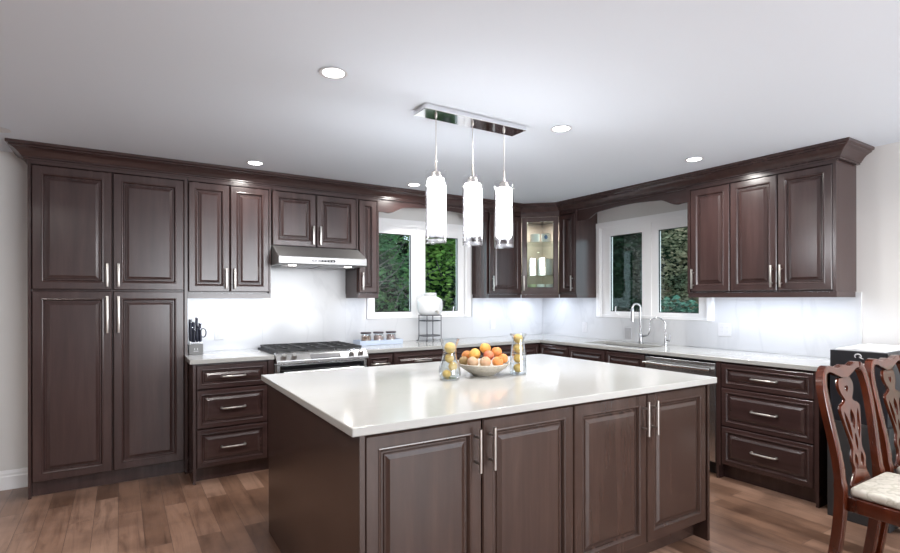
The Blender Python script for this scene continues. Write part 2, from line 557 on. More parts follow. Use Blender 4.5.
def upper(name, label, loc, rz, w, doors, z0=UZ0, depth=.33, rail=True, light=True, rail_ends=(False, False), group='wall cabinets', zd0=None, fill=(0, 0)):
    """doors: list of (x0,x1,handle side: 'l','r',None)"""
    r = thing(name, label, 'cabinet', loc, rz, group)
    obj('body', boxm(0.0008, w - .0008, .045, depth, z0, 2.2995), WOOD, r)
    zd = z0 + .012 if zd0 is None else zd0
    for x0, x1, hs in doors:
        hx = None if hs is None else (x0 + .028 if hs == 'l' else x1 - .028)
        add_door(r, x0, x1, zd, 2.273, hx, zd + .105 if z0 < 1.6 else zd + .10, .165)
    for (a, b) in fill_spans(w, doors):
        if b - a > .012:
            obj('face_stile', boxm(a, b, .001, .0448, z0, 2.2775), WOOD, r)
    obj('face_rail', boxm(.0008, w - .0008, .003, .0448, 2.278, 2.2995), WOODX, r)
    if rail:
        bm = bmesh.new()
        box(bm, .001, w - .001, .012, .030, z0 - .040, z0 - .0005)
        if rail_ends[0]: box(bm, .001, .019, .030, depth - .016, z0 - .040, z0 - .0005)
        if rail_ends[1]: box(bm, w - .019, w - .001, .030, depth - .016, z0 - .040, z0 - .0005)
        obj('light_rail', bm, WOODX, r)
    if light:
        obj('led_strip', boxm(.03, w - .03, .05, .062, z0 - .009, z0 - .001), LEDM, r)
        area('under_cabinet_light', (w / 2, .09, z0 - .012), max(w - .08, .05), LED_W * w, (.78, .86, 1.0), (0, 0, 0), .03, r)
    return r


def fill_spans(w, doors):
    xs = sorted([(d[0], d[1]) for d in doors])
    spans, c = [], .001
    for a, b in xs:
        spans.append((c, a - GAP)); c = b + GAP
    spans.append((c, w - .001))
    return spans


# ------------------------------------------------------------------ wall A uppers and pantry
x0 = -4.962
pan = thing('pantry_cabinet', 'floor-to-ceiling dark brown pantry with four doors beside the bare wall', 'cabinet', (x0, F, 0))
PW = .970
obj('body', boxm(.018, PW - .001, .045, .33, .10, 2.2995), WOOD, pan)
obj('face_rail', boxm(.018, PW - .001, .003, .0448, 2.278, 2.2995), WOODX, pan)
obj('end_panel', boxm(.0, .0175, .003, .33, .0, 2.2995), WOOD, pan)
obj('toe_kick', boxm(.018, PW - .001, .06, .08, .0, .0995), WOOD, pan)
c = .482
for zz0, zz1, hz, hl in ((1.424, 2.273, 1.53, .168), (.108, 1.412, 1.245, .265)):
    add_door(pan, .022, c - .004, zz0, zz1, c - .033, hz, hl, True, .064)
    add_door(pan, c + .004, .944, zz0, zz1, c + .036, hz, hl, True, .064)
obj('face_stile', boxm(.949, PW - .001, .001, .0448, .0, 2.2775), WOOD, pan)

upper('wall_cabinet', 'dark brown two-door wall cabinet between the tall pantry and the range hood', (-3.991, F, 0), 0, .629,
      [(.006, .3035, 'r'), (.3115, .612, 'l')], rail_ends=(False, True))
upper('wall_cabinet', 'short dark brown two-door wall cabinet directly above the range hood', (-3.361, F, 0), 0, .779,
      [(.012, .3845, 'r'), (.3925, .762, 'l')], z0=1.806, rail=False, light=False, zd0=1.812)
upper('wall_cabinet', 'narrow single-door dark wall cabinet between the range hood and the window', (-2.581, F, 0), 0, .209,
      [(.012, .190, 'l')], rail_ends=(True, True))
upper('wall_cabinet', 'single-door dark wall cabinet right of the two-pane window behind the pendants', (-1.076, F, 0), 0, .452,
      [(.016, .445, 'l')], rail_ends=(True, False))

# corner cabinet with a glass door
cc = thing('corner_cabinet', 'diagonal corner wall cabinet with a lit glass door and glassware inside', 'cabinet', (0, 0, 0))
P0, P1 = Vector((-.622, F)), Vector((F, -.622))
bm = bmesh.new()
pent = [(-.622, -.002), (-.002, -.002), (-.002, -.622), (-.318, -.622), (-.622, -.318)]
for za, zb in ((UZ0, UZ0 + .02), (2.265, 2.30)):
    vb = [bm.verts.new((p[0], p[1], za)) for p in pent]; vt = [bm.verts.new((p[0], p[1], zb)) for p in pent]
    bm.faces.new(vb[::-1]); bm.faces.new(vt)
    for k in range(5): bm.faces.new((vb[k], vb[(k + 1) % 5], vt[(k + 1) % 5], vt[k]))
box(bm, -.622, -.002, -.016, -.002, UZ0 + .02, 2.265); box(bm, -.016, -.002, -.622, -.016, UZ0 + .02, 2.265)
box(bm, -.622, -.606, -.312, -.016, UZ0 + .02, 2.265); box(bm, -.312, -.016, -.622, -.606, UZ0 + .02, 2.265)
INSIDE = mat('light_cabinet_interior', (.40, .32, .28), .5)
obj('body', bm, WOOD, cc)
bm = bmesh.new()
box(bm, -.604, -.018, -.019, -.0165, UZ0 + .021, 2.264); box(bm, -.019, -.0165, -.604, -.02, UZ0 + .021, 2.264)
box(bm, -.6055, -.603, -.305, -.02, UZ0 + .021, 2.264); box(bm, -.305, -.02, -.6055, -.603, UZ0 + .021, 2.264)
obj('lining', bm, INSIDE, cc)
DW = (P1 - P0).length
M = Matrix.Translation((P0.x, P0.y, 0)) @ Matrix.Rotation(-PI / 4, 4, 'Z')
def inM(bm):
    bm.transform(M); return bm
fz0, fz1 = UZ0 + .012, 2.262
g = (.062, DW - .062, fz0 + .068, fz1 - .05)
bm = bmesh.new()
rows = []
for i, yy in ((0, .02), (0, .002), (.002, 0), (1, 0), (1.06, .005), (1.1, .012), (1.1, .02)):
    if i < 1: q = (.004 + i, DW - .004 - i, fz0 + i, fz1 - i)
    else:
        k = (i - 1) * .06; q = (g[0] + k - .006, g[1] - k + .006, g[2] + k - .006, g[3] - k + .006)
    rows.append([bm.verts.new(p) for p in ((q[0], yy, q[2]), (q[1], yy, q[2]), (q[1], yy, q[3]), (q[0], yy, q[3]))])
for A, B in list(zip(rows, rows[1:])) + [(rows[-1], rows[0])]:
    for k in range(4): bm.faces.new((A[k], A[(k + 1) % 4], B[(k + 1) % 4], B[k]))
bmesh.ops.recalc_face_normals(bm, faces=bm.faces)
gd = obj('door', inM(bm), WOOD, cc)
obj('pane', inM(boxm(g[0] - .004, g[1] + .004, .0125, .0155, g[2] - .004, g[3] + .004)), SHELFG, gd)['label'] = 'clear glass pane'
bm = bmesh.new()
box(bm, .024, .036, -.034, -.026, fz0 + .03, fz0 + .195, .002)
for zz in (fz0 + .06, fz0 + .165): tube(bm, [(.03, -.027, zz), (.03, 0, zz)], .0055, 8)
obj('handle', inM(bm), NICKEL, gd, True)
bm = inM(boxm(-.002, DW + .002, .010, .026, UZ0 - .04, UZ0 - .0005))
obj('light_rail', bm, WOODX, cc)
obj('face_rail', inM(boxm(.004, DW - .004, -.012, .019, 2.266, 2.2995)), WOODX, cc)
SH = (1.62, 1.995)
for z in SH:
    bm = bmesh.new()
    pp = [(-.602, -.02), (-.02, -.02), (-.02, -.602), (-.30, -.602), (-.602, -.30)]
    vb = [bm.verts.new((p[0], p[1], z - .006)) for p in pp]; vt = [bm.verts.new((p[0], p[1], z)) for p in pp]
    bm.faces.new(vb[::-1]); bm.faces.new(vt)
    for k in range(5): bm.faces.new((vb[k], vb[(k + 1) % 5], vt[(k + 1) % 5], vt[k]))
    obj('glass_shelf', bm, SHELFG, cc)
bm = lathe(bmesh.new(), [(0, 2.258), (.04, 2.258), (.04, 2.2645), (0, 2.2645)], (-.34, -.34, 0), 20)
obj('puck_light', bm, HOODL, cc)
area('cabinet_interior_light', (-.34, -.34, 2.255), .08, 7.0, (1, .95, .88), parent=cc)
obj('led_strip', boxm(-.55, -.05, -.31, -.298, UZ0 - .009, UZ0 - .001), LEDM, cc)
area('under_cabinet_light', (-.28, -.28, UZ0 - .012), .4, 1.7, (.78, .86, 1.0), (0, 0, -PI / 4), .05, cc)

# wall B uppers
upper('wall_cabinet', 'narrow dark wall cabinet between the corner glass cabinet and the sink window', (F, -.6225, 0), -PI / 2, .258,
      [(.016, .236, 'r')], rail_ends=(False, True))
upper('wall_cabinet', 'three-door dark wall cabinet above the long counter, beside the sink window', (F, -2.165, 0), -PI / 2, 1.093,
      [(.028, .361, 'l'), (.368, .714, 'r'), (.721, 1.070, 'l')], rail_ends=(True, True))


# crown, valances
cprof = [(.0, 2.3005), (.021, 2.3005), (.021, 2.312), (.030, 2.316), (.030, 2.324), (.036, 2.328), (.044, 2.342), (.058, 2.358), (.078, 2.371),
         (.090, 2.376), (.090, 2.384), (.104, 2.390), (.104, 2.408), (.0, 2.408)]
e = .3115
crown = obj('crown_moulding', prism(bmesh.new(), cprof, [(-4.9635, -.003), (-4.9635, -e - .0015), (-.6215, -e - .0015), (-e - .0015, -.6215), (-e - .0015, -3.2600), (-.003, -3.2600)]), WOODX)
tag(crown, 'dark brown stepped crown moulding running along the ceiling above all wall cabinets', 'moulding')


def valance(label, loc, rz, w):
    zt, ze, zm = 2.2998, 2.178, 2.245
    out = [(.001, zt), (.001, ze + .006), (.055, ze + .005), (.10, ze)]
    N = 10
    for k in range(N + 1):            # concave rise, then a shallow arch
        t = k / N
        out.append((.10 + t * .20, ze + (zm - ze) * (1 - math.cos(t * PI)) / 2))
    for k in range(1, 20):
        t = k / 20
        out.append((.30 + (w - .60) * t, zm + .018 * math.sin(PI * t)))
    for k in range(N + 1):
        t = 1 - k / N
        out.append((w - .10 - t * .20, ze + (zm - ze) * (1 - math.cos(t * PI)) / 2))
    out += [(w - .055, ze + .005), (w - .001, ze + .006), (w - .001, zt)]
    bm = poly2d(out, (), .02)
    bm.transform(Matrix.Rotation(PI / 2, 4, 'X'))
    o = obj('valance', bm, WOODX)
    o.location = loc; o.rotation_euler = (0, 0, rz)
    return tag(o, label, 'valance', 'arched window valances')


valance('dark arched wooden valance above the window beside the range hood', (-2.371, -.3025, 0), 0, 1.294)
valance('dark arched wooden valance above the sink window', (-.3025, -.881, 0), -PI / 2, 1.283)

# ------------------------------------------------------------------ base cabinets
CT, CB = .913, .880
BF = -.631


def base(name, label, loc, rz, w, fronts, ends=(False, False), toe=True, depth=.628, group='base cabinets', top=CB - .001):
    r = thing(name, label, 'cabinet', loc, rz, group)
    a = .019 if ends[0] else .0008
    b = w - (.019 if ends[1] else .0008)
    obj('body', boxm(a, b, .040, depth, .10, top), WOOD, r)
    if top < .8: obj('face_rail', boxm(a, b, .040, .058, top + .0005, CB - .001), WOODX, r)
    if toe: obj('toe_kick', boxm(a, b, .075, .09, .0, .0995), WOOD, r)
    if ends[0]: obj('end_panel', boxm(0, .0185, .0, depth, 0, CB - .001), WOOD, r)
    if ends[1]: obj('end_panel', boxm(w - .0185, w, .0, depth, 0, CB - .001), WOOD, r)
    lo_, hi_ = min(f[1] for f in fronts), max(f[2] for f in fronts)
    if lo_ - a > .004: obj('face_stile', boxm(a, lo_ - .004, .001, .0398, .10, CB - .001), WOOD, r)
    if b - hi_ > .004: obj('face_stile', boxm(hi_ + .004, b, .001, .0398, .10, CB - .001), WOOD, r)
    for f in fronts:
        if f[0] == 'drawer': add_drawer(r, *f[1:5])
        elif f[0] == 'false': obj('drawer', panel(bmesh.new(), *f[1:5], .042), WOODX, r)
        else: add_door(r, *f[1:5], *(f[5:] if len(f) > 5 else ()))
    return r


base('base_cabinet', 'dark three-drawer base cabinet beneath the knife block', (-3.988, BF, 0), 0, .575,
     [('drawer', .024, .528, .690, .866), ('drawer', .024, .528, .400, .682), ('drawer', .024, .528, .112, .392)], (True, False))
base('base_cabinet', 'narrow dark base cabinet with one drawer immediately right of the range', (-2.630, BF, 0), 0, .263,
     [('drawer', .008, .255, .700, .866), ('door', .008, .255, .112, .694, .03, .60)])
base('base_cabinet', 'dark base cabinet below the small snack jars, its long drawer pull visible', (-2.3665, BF, 0), 0, .600,
     [('drawer', .005, .595, .700, .866), ('door', .005, .297, .112, .694, .27, .60), ('door', .302, .595, .112, .694, .33, .60)])
base('base_cabinet', 'dark base cabinet below the beverage dispenser, mostly hidden behind the fruit vase', (-1.766, BF, 0), 0, .560,
     [('drawer', .005, .555, .700, .866), ('door', .005, .555, .112, .694, .035, .60)])
base('base_cabinet', 'dark base cabinet in the run behind the fruit bowl, next to the corner', (-1.2055, BF, 0), 0, .574,
     [('drawer', .005, .570, .700, .866), ('door', .005, .570, .112, .694, .535, .60)])
cb = thing('corner_base_cabinet', 'dark blind corner base cabinet where the two counters meet', 'cabinet', (0, 0, 0), 0, 'base cabinets')
obj('body', boxm(-.6105, -.004, -.6105, -.004, .10, CB - .001), WOOD, cb)
base('base_cabinet', 'dark base cabinet on the sink wall, the one nearest the inner corner', (BF, -.632, 0), -PI / 2, .422,
     [('false', .005, .417, .700, .866), ('door', .005, .417, .112, .694, .385, .60)])
base('base_cabinet', 'dark base cabinet under the far half of the sink', (BF, -1.0545, 0), -PI / 2, .470,
     [('false', .005, .465, .700, .866), ('door', .005, .465, .112, .694, .43, .60)], top=.69)
base('base_cabinet', 'dark base cabinet under the near half of the sink, next to the dishwasher', (BF, -1.525, 0), -PI / 2, .434,
     [('false', .005, .429, .700, .866), ('door', .005, .429, .112, .694, .035, .60)], top=.69)
base('base_cabinet', 'dark three-drawer base cabinet between the dishwasher and the mahogany chairs', (BF, -2.594, 0), -PI / 2, .681,
     [('drawer', .036, .650, .692, .866), ('drawer', .036, .650, .402, .686), ('drawer', .036, .650, .112, .396)], (True, True))

# counters
bm = poly2d([(-4.010, -.648), (-3.412, -.648), (-3.412, -.0005), (-4.010 + .0225, -.0005), (-4.010 + .0225, -.334), (-4.010, -.334)], (), .0325)
bm.transform(Matrix.Translation((0, 0, CT - .01625)))
tag(obj('countertop', bm, QUARTZ, None, True, .004), 'short white quartz countertop carrying the knife block, between pantry and range', 'countertop')
SX0, SX1, SY0, SY1 = -.50, -.17, -1.86, -1.13
def rrect(x0, x1, y0, y1, r, n=5):
    P = []
    for cx, cy, a in ((x1 - r, y1 - r, 0), (x0 + r, y1 - r, PI / 2), (x0 + r, y0 + r, PI), (x1 - r, y0 + r, 1.5 * PI)):
        for k in range(n + 1):
            t = a + PI / 2 * k / n; P.append((cx + r * math.cos(t), cy + r * math.sin(t)))
    return P
bm = poly2d([(-2.634, -.648), (-.632, -.648), (-.632, -3.324), (-.0005, -3.324), (-.0005, -.0005), (-2.634, -.0005)], [rrect(SX0, SX1, SY0, SY1, .03)], .0325)
bm.transform(Matrix.Translation((0, 0, CT - .01625)))
tag(obj('countertop', bm, QUARTZ, None, True, .004), 'long white quartz countertop turning the corner from the range past the sink', 'countertop')

# backsplashes
def slabs(axis, rects, label):
    bm = bmesh.new()
    for a, b, z0, z1 in rects:
        if axis == 'A': box(bm, a, b, -.013, -.0005, z0, z1)
        else: box(bm, -.013, -.0005, -b, -a, z0, z1)
    return tag(obj('backsplash', bm, SPLASH), label, 'backsplash')
z0 = CT + .0008
slabs('A', [(-3.990, -3.362, z0, 1.3995), (-3.3615, -2.582, z0, 1.804), (-2.5815, -2.3715, z0, 1.3995), (-2.3712, -1.0765, z0, 1.152), (-1.076, -.0135, z0, 1.3995)],
      'veined white quartz backsplash behind the range and along the hood wall')
slabs('B', [(.0005, .8805, z0, 1.3995), (.881, 2.1645, z0, 1.152), (2.165, 3.258, z0, 1.3995), (3.2585, 3.289, z0, 1.395)],
      'veined white quartz backsplash behind the sink and the long counter')

# ------------------------------------------------------------------ island
isl_rz = -.015
isl = thing('kitchen_island', 'large dark brown kitchen island with four raised-panel doors under white quartz', 'island', (-3.762, -3.139, 0), isl_rz)
IW, ID = 2.153, 1.468
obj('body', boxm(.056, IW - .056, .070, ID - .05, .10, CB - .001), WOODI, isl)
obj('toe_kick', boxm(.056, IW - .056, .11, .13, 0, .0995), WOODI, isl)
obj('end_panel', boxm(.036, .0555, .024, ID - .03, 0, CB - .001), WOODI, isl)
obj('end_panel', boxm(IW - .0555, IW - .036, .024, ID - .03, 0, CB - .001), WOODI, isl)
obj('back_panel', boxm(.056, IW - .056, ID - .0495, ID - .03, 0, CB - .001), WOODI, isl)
dx = [.060, .5620, .5680, 1.0735, 1.0785, 1.5850, 1.5910, 2.093]
def idoor(x0, x1, hx):
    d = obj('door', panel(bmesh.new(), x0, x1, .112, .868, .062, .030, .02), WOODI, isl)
    bm = bmesh.new()
    hz, ln = .752, .172
    tube(bm, [(hx, -.006, hz - ln / 2), (hx, -.006, hz + ln / 2)], .0066, 10)
    for s in (-1, 1): tube(bm, [(hx, -.004, hz + s * (ln / 2 - .035)), (hx, .03, hz + s * (ln / 2 - .035))], .0055, 8)
    obj('handle', bm, NICKEL, d, True)
idoor(dx[0], dx[1], dx[1] - .030); idoor(dx[2], dx[3], dx[2] + .034)
idoor(dx[4], dx[5], dx[5] - .030); idoor(dx[6], dx[7], dx[6] + .034)
it = obj('countertop', boxm(0, IW, 0, ID, CB, CT), QUARTZ, None, True, .004)
it.location = isl.location; it.rotation_euler = isl.rotation_euler
tag(it, 'large white quartz island countertop with the fruit bowl on it', 'countertop')

# ------------------------------------------------------------------ range hood
hd = thing('range_hood', 'stainless steel under-cabinet range hood above the gas range', 'range hood', (-3.354, 0, 0))
HW = .766
side = [(-.014, 1.8045), (-.345, 1.8045), (-.545, 1.705), (-.545, 1.647), (-.520, 1.640), (-.014, 1.640)]
bm = bmesh.new()
A = [bm.verts.new((0, y, z)) for y, z in side]; B = [bm.verts.new((HW, y, z)) for y, z in side]
bm.faces.new(A); bm.faces.new(B[::-1])
for k in range(len(side)): bm.faces.new((A[k], B[k], B[(k + 1) % len(side)], A[(k + 1) % len(side)]))
bmesh.ops.recalc_face_normals(bm, faces=bm.faces)
obj('canopy', bm, HOODST, hd, bevel=.003)
bm = boxm(.275, .475, -.5475, -.5452, 1.666, 1.685)
cp_ = obj('control_strip', bm, BLACKGLASS, hd)
for k in range(7):
    obj('button', boxm(.285 + k * .027, .300 + k * .027, -.5495, -.5477, 1.671, 1.680), GREYPL, cp_)
for x in (.14, .63):
    obj('hood_lamp', lathe(bmesh.new(), [(0, 1.635), (.032, 1.635), (.032, 1.6395), (0, 1.6395)], (x, -.44, 0), 20), HOODL, hd)
    area('hood_light', (x, -.44, 1.63), .06, .5, (1, .96, .9), parent=hd)
bm = bmesh.new()
for k in range(2): box(bm, .06 + k * .335, .37 + k * .335, -.40, -.08, 1.634, 1.6395)
obj('grease_filter', bm, GREYPL, hd)

# ------------------------------------------------------------------ gas range
rg = thing('gas_range', 'stainless steel slide-in gas range with black grates under the hood', 'stove', (-3.405, 0, 0))
RW = .765
obj('body', boxm(.001, RW - .001, -.625, -.016, .05, .900), STEEL, rg)
obj('cooktop', boxm(.001, RW - .001, -.60, -.02, .9005, .9245), BLACK, rg)
prof = [(-.600, .9005), (-.600, .928), (-.655, .912), (-.697, .868), (-.697, .845), (-.626, .845), (-.626, .9005)]
bm = bmesh.new()
A = [bm.verts.new((-.002, y, z)) for y, z in prof]; B = [bm.verts.new((RW + .002, y, z)) for y, z in prof]
bm.faces.new(A); bm.faces.new(B[::-1])
for k in range(len(prof)): bm.faces.new((A[k], B[k], B[(k + 1) % len(prof)], A[(k + 1) % len(prof)]))
bmesh.ops.recalc_face_normals(bm, faces=bm.faces)
cpn = obj('control_panel', bm, STEEL, rg, bevel=.003)
Mp = Matrix.Translation((0, -.676, .890)) @ Matrix.Rotation(math.atan2(.044, .042), 4, 'X')   # panel plane: local -z... normal
for x in (.055, .135, .62, .70):
    bm = lathe(bmesh.new(), [(0, .034), (.016, .034), (.019, .028), (.021, .004), (.024, .0), (0, .0)], (0, 0, 0), 20)
    box(bm, -.003, .003, -.016, .016, .030, .038)
    bm.transform(Matrix.Translation((x, -.677, .8905)) @ Matrix.Rotation(math.radians(44), 4, 'X'))
    obj('knob', bm, HOODST, cpn, True)
bm = boxm(.27, .52, -.020, .020, .0, .003)
bm.transform(Matrix.Translation((0, -.677, .8905)) @ Matrix.Rotation(math.radians(46), 4, 'X'))
obj('display', bm, mat('grey_touch_display', (.16, .16, .17), .3), cpn)
od = obj('oven_door', boxm(.004, RW - .004, -.668, -.627, .24, .835), STEEL, rg, bevel=.004)
obj('oven_window', boxm(.03, RW - .03, -.6705, -.6685, .30, .826), BLACKGLASS, od)
bm = bmesh.new()
tube(bm, [(.05, -.715, .775), (RW - .05, -.715, .775)], .012, 12)
for x in (.09, RW - .09): tube(bm, [(x, -.713, .775), (x, -.669, .775)], .009, 8)
obj('handle', bm, STEEL, od, True)
obj('warming_drawer', boxm(.004, RW - .004, -.664, -.627, .06, .232), STEEL, rg, bevel=.004)
for k in range(4):
    obj('foot', lathe(bmesh.new(), [(0, 0), (.018, 0), (.015, .0495), (0, .0495)], (.06 if k % 2 else RW - .06, -.08 if k < 2 else -.55, 0), 12), BLACK, rg)
for k in range(3):
    gx0 = .018 + k * .2445; gx1 = gx0 + .240
    bm = bmesh.new()
    for y in (-.585, -.43, -.31, -.19, -.045): box(bm, gx0, gx1, y - .006, y + .006, .936, .950)
    for x in (gx0 + .006, (gx0 + gx1) / 2, gx1 - .006): box(bm, x - .006, x + .006, -.585, -.045, .934, .948)
    for x in (gx0 + .01, gx1 - .01):
        for y in (-.58, -.31, -.05): box(bm, x - .006, x + .006, y - .006, y + .006, .9255, .936)
    obj('grate', bm, BLACK, rg)
for x, y in ((.14, -.45), (.14, -.17), (.38, -.31), (.625, -.45), (.625, -.17)):
    obj('burner', lathe(bmesh.new(), [(0, .9335), (.035, .9335), (.038, .931), (.05, .929), (.05, .9255), (0, .9255)], (x, y, 0), 20), BLACK, rg)

# ------------------------------------------------------------------ dishwasher
dw = thing('dishwasher', 'stainless steel dishwasher with bar handle under the long counter', 'dishwasher', (BF, -1.9605, 0), -PI / 2)
WD = .632
obj('body', boxm(.004, WD - .004, .05, .60, .10, CB - .008), GREYPL, dw)
obj('toe_kick', boxm(.004, WD - .004, .09, .10, 0, .0995), BLACK, dw)
dd = obj('door', boxm(.006, WD - .006, -.002, .049, .112, .862), STEEL, dw, bevel=.004)
obj('control_edge', boxm(.006, WD - .006, .004, .049, .8625, .872), BLACKGLASS, dd)
bm = bmesh.new()
tube(bm, [(.02, -.050, .815), (WD - .02, -.050, .815)], .011, 12)
for x in (.035, WD - .035): tube(bm, [(x, -.049, .815), (x, -.0025, .815)], .010, 8)
obj('handle', bm, STEEL, dd, True)

# ------------------------------------------------------------------ sink and taps
sk = bmesh.new()
o_ = rrect(SX0 - .012, SX1 + .012, SY0 - .012, SY1 + .012, .035); i_ = rrect(SX0 + .004, SX1 - .004, SY0 + .004, SY1 - .004, .03)
lo = rrect(SX0 + .012, SX1 - .012, SY0 + .012, SY1 - .012, .03)
rows = [[sk.verts.new((x, y, z)) for x, y in L] for L, z in ((o_, CB - .0015), (i_, CB - .0015), (lo, .705))]
for A, B in zip(rows, rows[1:]):
    n_ = len(A)
    for k in range(n_): sk.faces.new((A[k], A[(k + 1) % n_], B[(k + 1) % n_], B[k]))
sk.faces.new(rows[-1])
bmesh.ops.recalc_face_normals(sk, faces=sk.faces)
so = obj('sink', sk, STEEL, None, True)
tag(so, 'undermount stainless steel sink basin set into the counter below the window', 'sink')
so.modifiers.new('sheet', 'SOLIDIFY').thickness = .001

def arc(cx, cz, r, a0, a1, n, f):
    return [f(cx + r * math.cos(a0 + (a1 - a0) * k / n), cz + r * math.sin(a0 + (a1 - a0) * k / n)) for k in range(n + 1)]

fx, fy = -.115, -1.525
FAUC = mat('satin_steel_tap', (.46, .46, .47), .25, 1.0)
fa = thing('kitchen_faucet', 'tall brushed steel pull-down kitchen faucet standing behind the sink', 'faucet', (fx, fy, CT + .0005))
obj('base', lathe(bmesh.new(), [(0, 0), (.028, 0), (.028, .006), (.02, .012), (.018, .09), (.016, .095), (0, .095)], (0, 0, 0), 20), FAUC, fa, True)
dirv = Vector((-.90, .43)).normalized()
path = [(0, 0, .09), (0, 0, .345)] + arc(.042, .345, .042, PI, 0.1, 10, lambda u, z: (dirv.x * u, dirv.y * u, z)) 
obj('spout', tube(bmesh.new(), path, .0105, 12), FAUC, fa, True)
q = path[-1]
obj('spray_head', tube(bmesh.new(), [q, (q[0], q[1], q[2] - .02), (q[0], q[1], q[2] - .08), (q[0], q[1], q[2] - .135)], [.0135, .016, .017, .021], 14), FAUC, fa, True)
obj('handle', tube(bmesh.new(), [(0, -.015, .07), (.0, -.05, .075), (.0, -.085, .082), (.0, -.105, .12), (.0, -.105, .20)], [.012, .010, .007, .006, .005], 10), FAUC, fa, True)
ff = thing('filter_tap', 'slim chrome gooseneck drinking-water tap right of the kitchen faucet', 'faucet', (-.115, -1.80, CT + .0005))
obj('base', lathe(bmesh.new(), [(0, 0), (.02, 0), (.02, .005), (.012, .01), (.012, .06), (0, .06)], (0, 0, 0), 16), CHROME, ff, True)
dv = Vector((-.45, .89)).normalized()
path = [(0, 0, .055), (0, 0, .19)] + arc(.07, .19, .07, PI, -.1, 12, lambda u, z: (dv.x * u, dv.y * u, z)) 
path.append((path[-1][0], path[-1][1], path[-1][2] - .045))
obj('spout', tube(bmesh.new(), path, .0055, 10), CHROME, ff, True)
obj('handle', tube(bmesh.new(), [(0, -.01, .045), (0, -.045, .045), (0, -.05, .052), (0, -.05, .11)], [.008, .008, .006, .005], 8), CHROME, ff, True)

# ------------------------------------------------------------------ outlets
def outlet(label, wall, u, z, w=.072, h=.115, m=None, holes=1, kind='outlet_plate'):
    loc = (u, -.0135, z) if wall == 'A' else (-.0135, u, z)
    t = thing(kind, label, 'outlet', loc, 0 if wall == 'A' else -PI / 2)
    obj('cover', boxm(-w / 2, w / 2, -.006, 0, -h / 2, h / 2, .002), m or PLATE, t)
    for k in range(holes):
        cx = (k - (holes - 1) / 2) * .046
        s = obj('socket', boxm(cx - .017, cx + .017, -.0085, -.0062, -.035, .035, .001), m or PLATE, t)
        bm = bmesh.new()
        for zz in (-.018, .018):
            for xx in (-.006, .006): box(bm, cx + xx - .001, cx + xx + .001, -.0092, -.0086, zz - .004, zz + .004)
        obj('slot', bm, GREYPL, s)
    return t
outlet('white outlet on the backsplash above the counter with the knife block', 'A', -3.72, 1.065)
outlet('small white outlet on the backsplash below the wall cabinet nearest the pendants', 'A', -.79, 1.06)
outlet('white outlet low on the backsplash between the corner and the sink window', 'B', -.705, 1.03)
outlet('wide double white outlet on the backsplash under the three-door cabinet', 'B', -2.31, 1.083, .115, .115, None, 2)
outlet('grey outlet on the backsplash behind the faucet', 'B', -1.30, .995, .085, .115, GREYPL)

# ------------------------------------------------------------------ lamps
def pot(x, y, label, watt=POT_W):
    t = thing('recessed_downlight', label, 'ceiling light', (x, y, CEIL - .0005), 0, 'recessed ceiling downlights')
    obj('trim_ring', lathe(bmesh.new(), [(.050, 0), (.062, -.001), (.066, -.004), (.056, -.006), (.050, -.004)], (0, 0, 0), 32, True), PLATE, t, True)
    obj('lens', lathe(bmesh.new(), [(0, -.003), (.0495, -.003), (.0495, -.0005), (0, -.0005)], (0, 0, 0), 28), POTM if watt else PLATE, t)
    if watt: area('downlight_beam', (0, 0, -.008), .10, watt, (1, .965, .92), parent=t, spread=math.radians(160))
    return t
pot(-3.595, -2.495, 'round recessed ceiling downlight, largest in view, over the island near the pantry side')
pot(-2.131, -2.485, 'round recessed ceiling downlight just right of the pendant canopy')
pot(-3.552, -.632, 'round recessed ceiling downlight in front of the crown above the hood wall, nearest the pantry', 5.0)
pot(-.774, -2.508, 'round recessed ceiling downlight in front of the three-door wall cabinet', 10.0)
pot(-2.147, -.613, 'small recessed ceiling downlight behind the first glass pendant', 8.0)
pot(-5.072, -.622, 'unlit recessed ceiling downlight cut off by the photo edge above the pantry end', 0)
for x, y in ((-5.07, -2.5), (-5.07, -4.6), (-2.1, -4.6), (-.78, -4.6)):
    pot(x, y, 'recessed ceiling downlight outside the photograph, beyond the near end of the room')

pl = thing('pendant_lamp', 'three-light pendant with clear glass cylinders on a chrome ceiling bar', 'pendant lamp', (-2.690, -2.335, 0))
obj('canopy', boxm(-.360, .348, -.068, .068, CEIL - .029, CEIL - .001), CHROME, pl, bevel=.002)
for x in (-.254, -.005, .228):
    zt = 2.065; zb = 1.665
    s = obj('shade', lathe(bmesh.new(), [(.059, zb), (.059, zt), (.0565, zt), (.0565, zb)], (x, 0, 0), 32, True), LAMPG, pl, True)
    s['label'] = 'clear glass outer cylinder'
    d = obj('diffuser', lathe(bmesh.new(), [(0, 1.735), (.045, 1.735), (.047, 1.74), (.047, 2.022), (.045, 2.026), (0, 2.026)], (x, 0, 0), 28), PENDM, pl, True)
    d['label'] = 'glowing frosted inner cylinder'
    obj('socket_cap', lathe(bmesh.new(), [(0, 2.0265), (.031, 2.0265), (.031, 2.045), (.026, 2.052), (.026, 2.062), (.012, 2.068), (.006, 2.075), (.005, 2.135), (0, 2.135)], (x, 0, 0), 20), NICKEL, pl, True)
    obj('glass_disc', lathe(bmesh.new(), [(0, 1.672), (.056, 1.672), (.056, 1.684), (0, 1.684)], (x, 0, 0), 28), DISCG, pl, True)
    obj('cord', tube(bmesh.new(), [(x, 0, 2.13), (x, 0, CEIL - .04)], .0022, 8), NICKEL, pl)
    obj('cord_grip', lathe(bmesh.new(), [(0, CEIL - .044), (.007, CEIL - .044), (.009, CEIL - .030), (0, CEIL - .030)], (x, 0, 0), 14), NICKEL, pl, True)

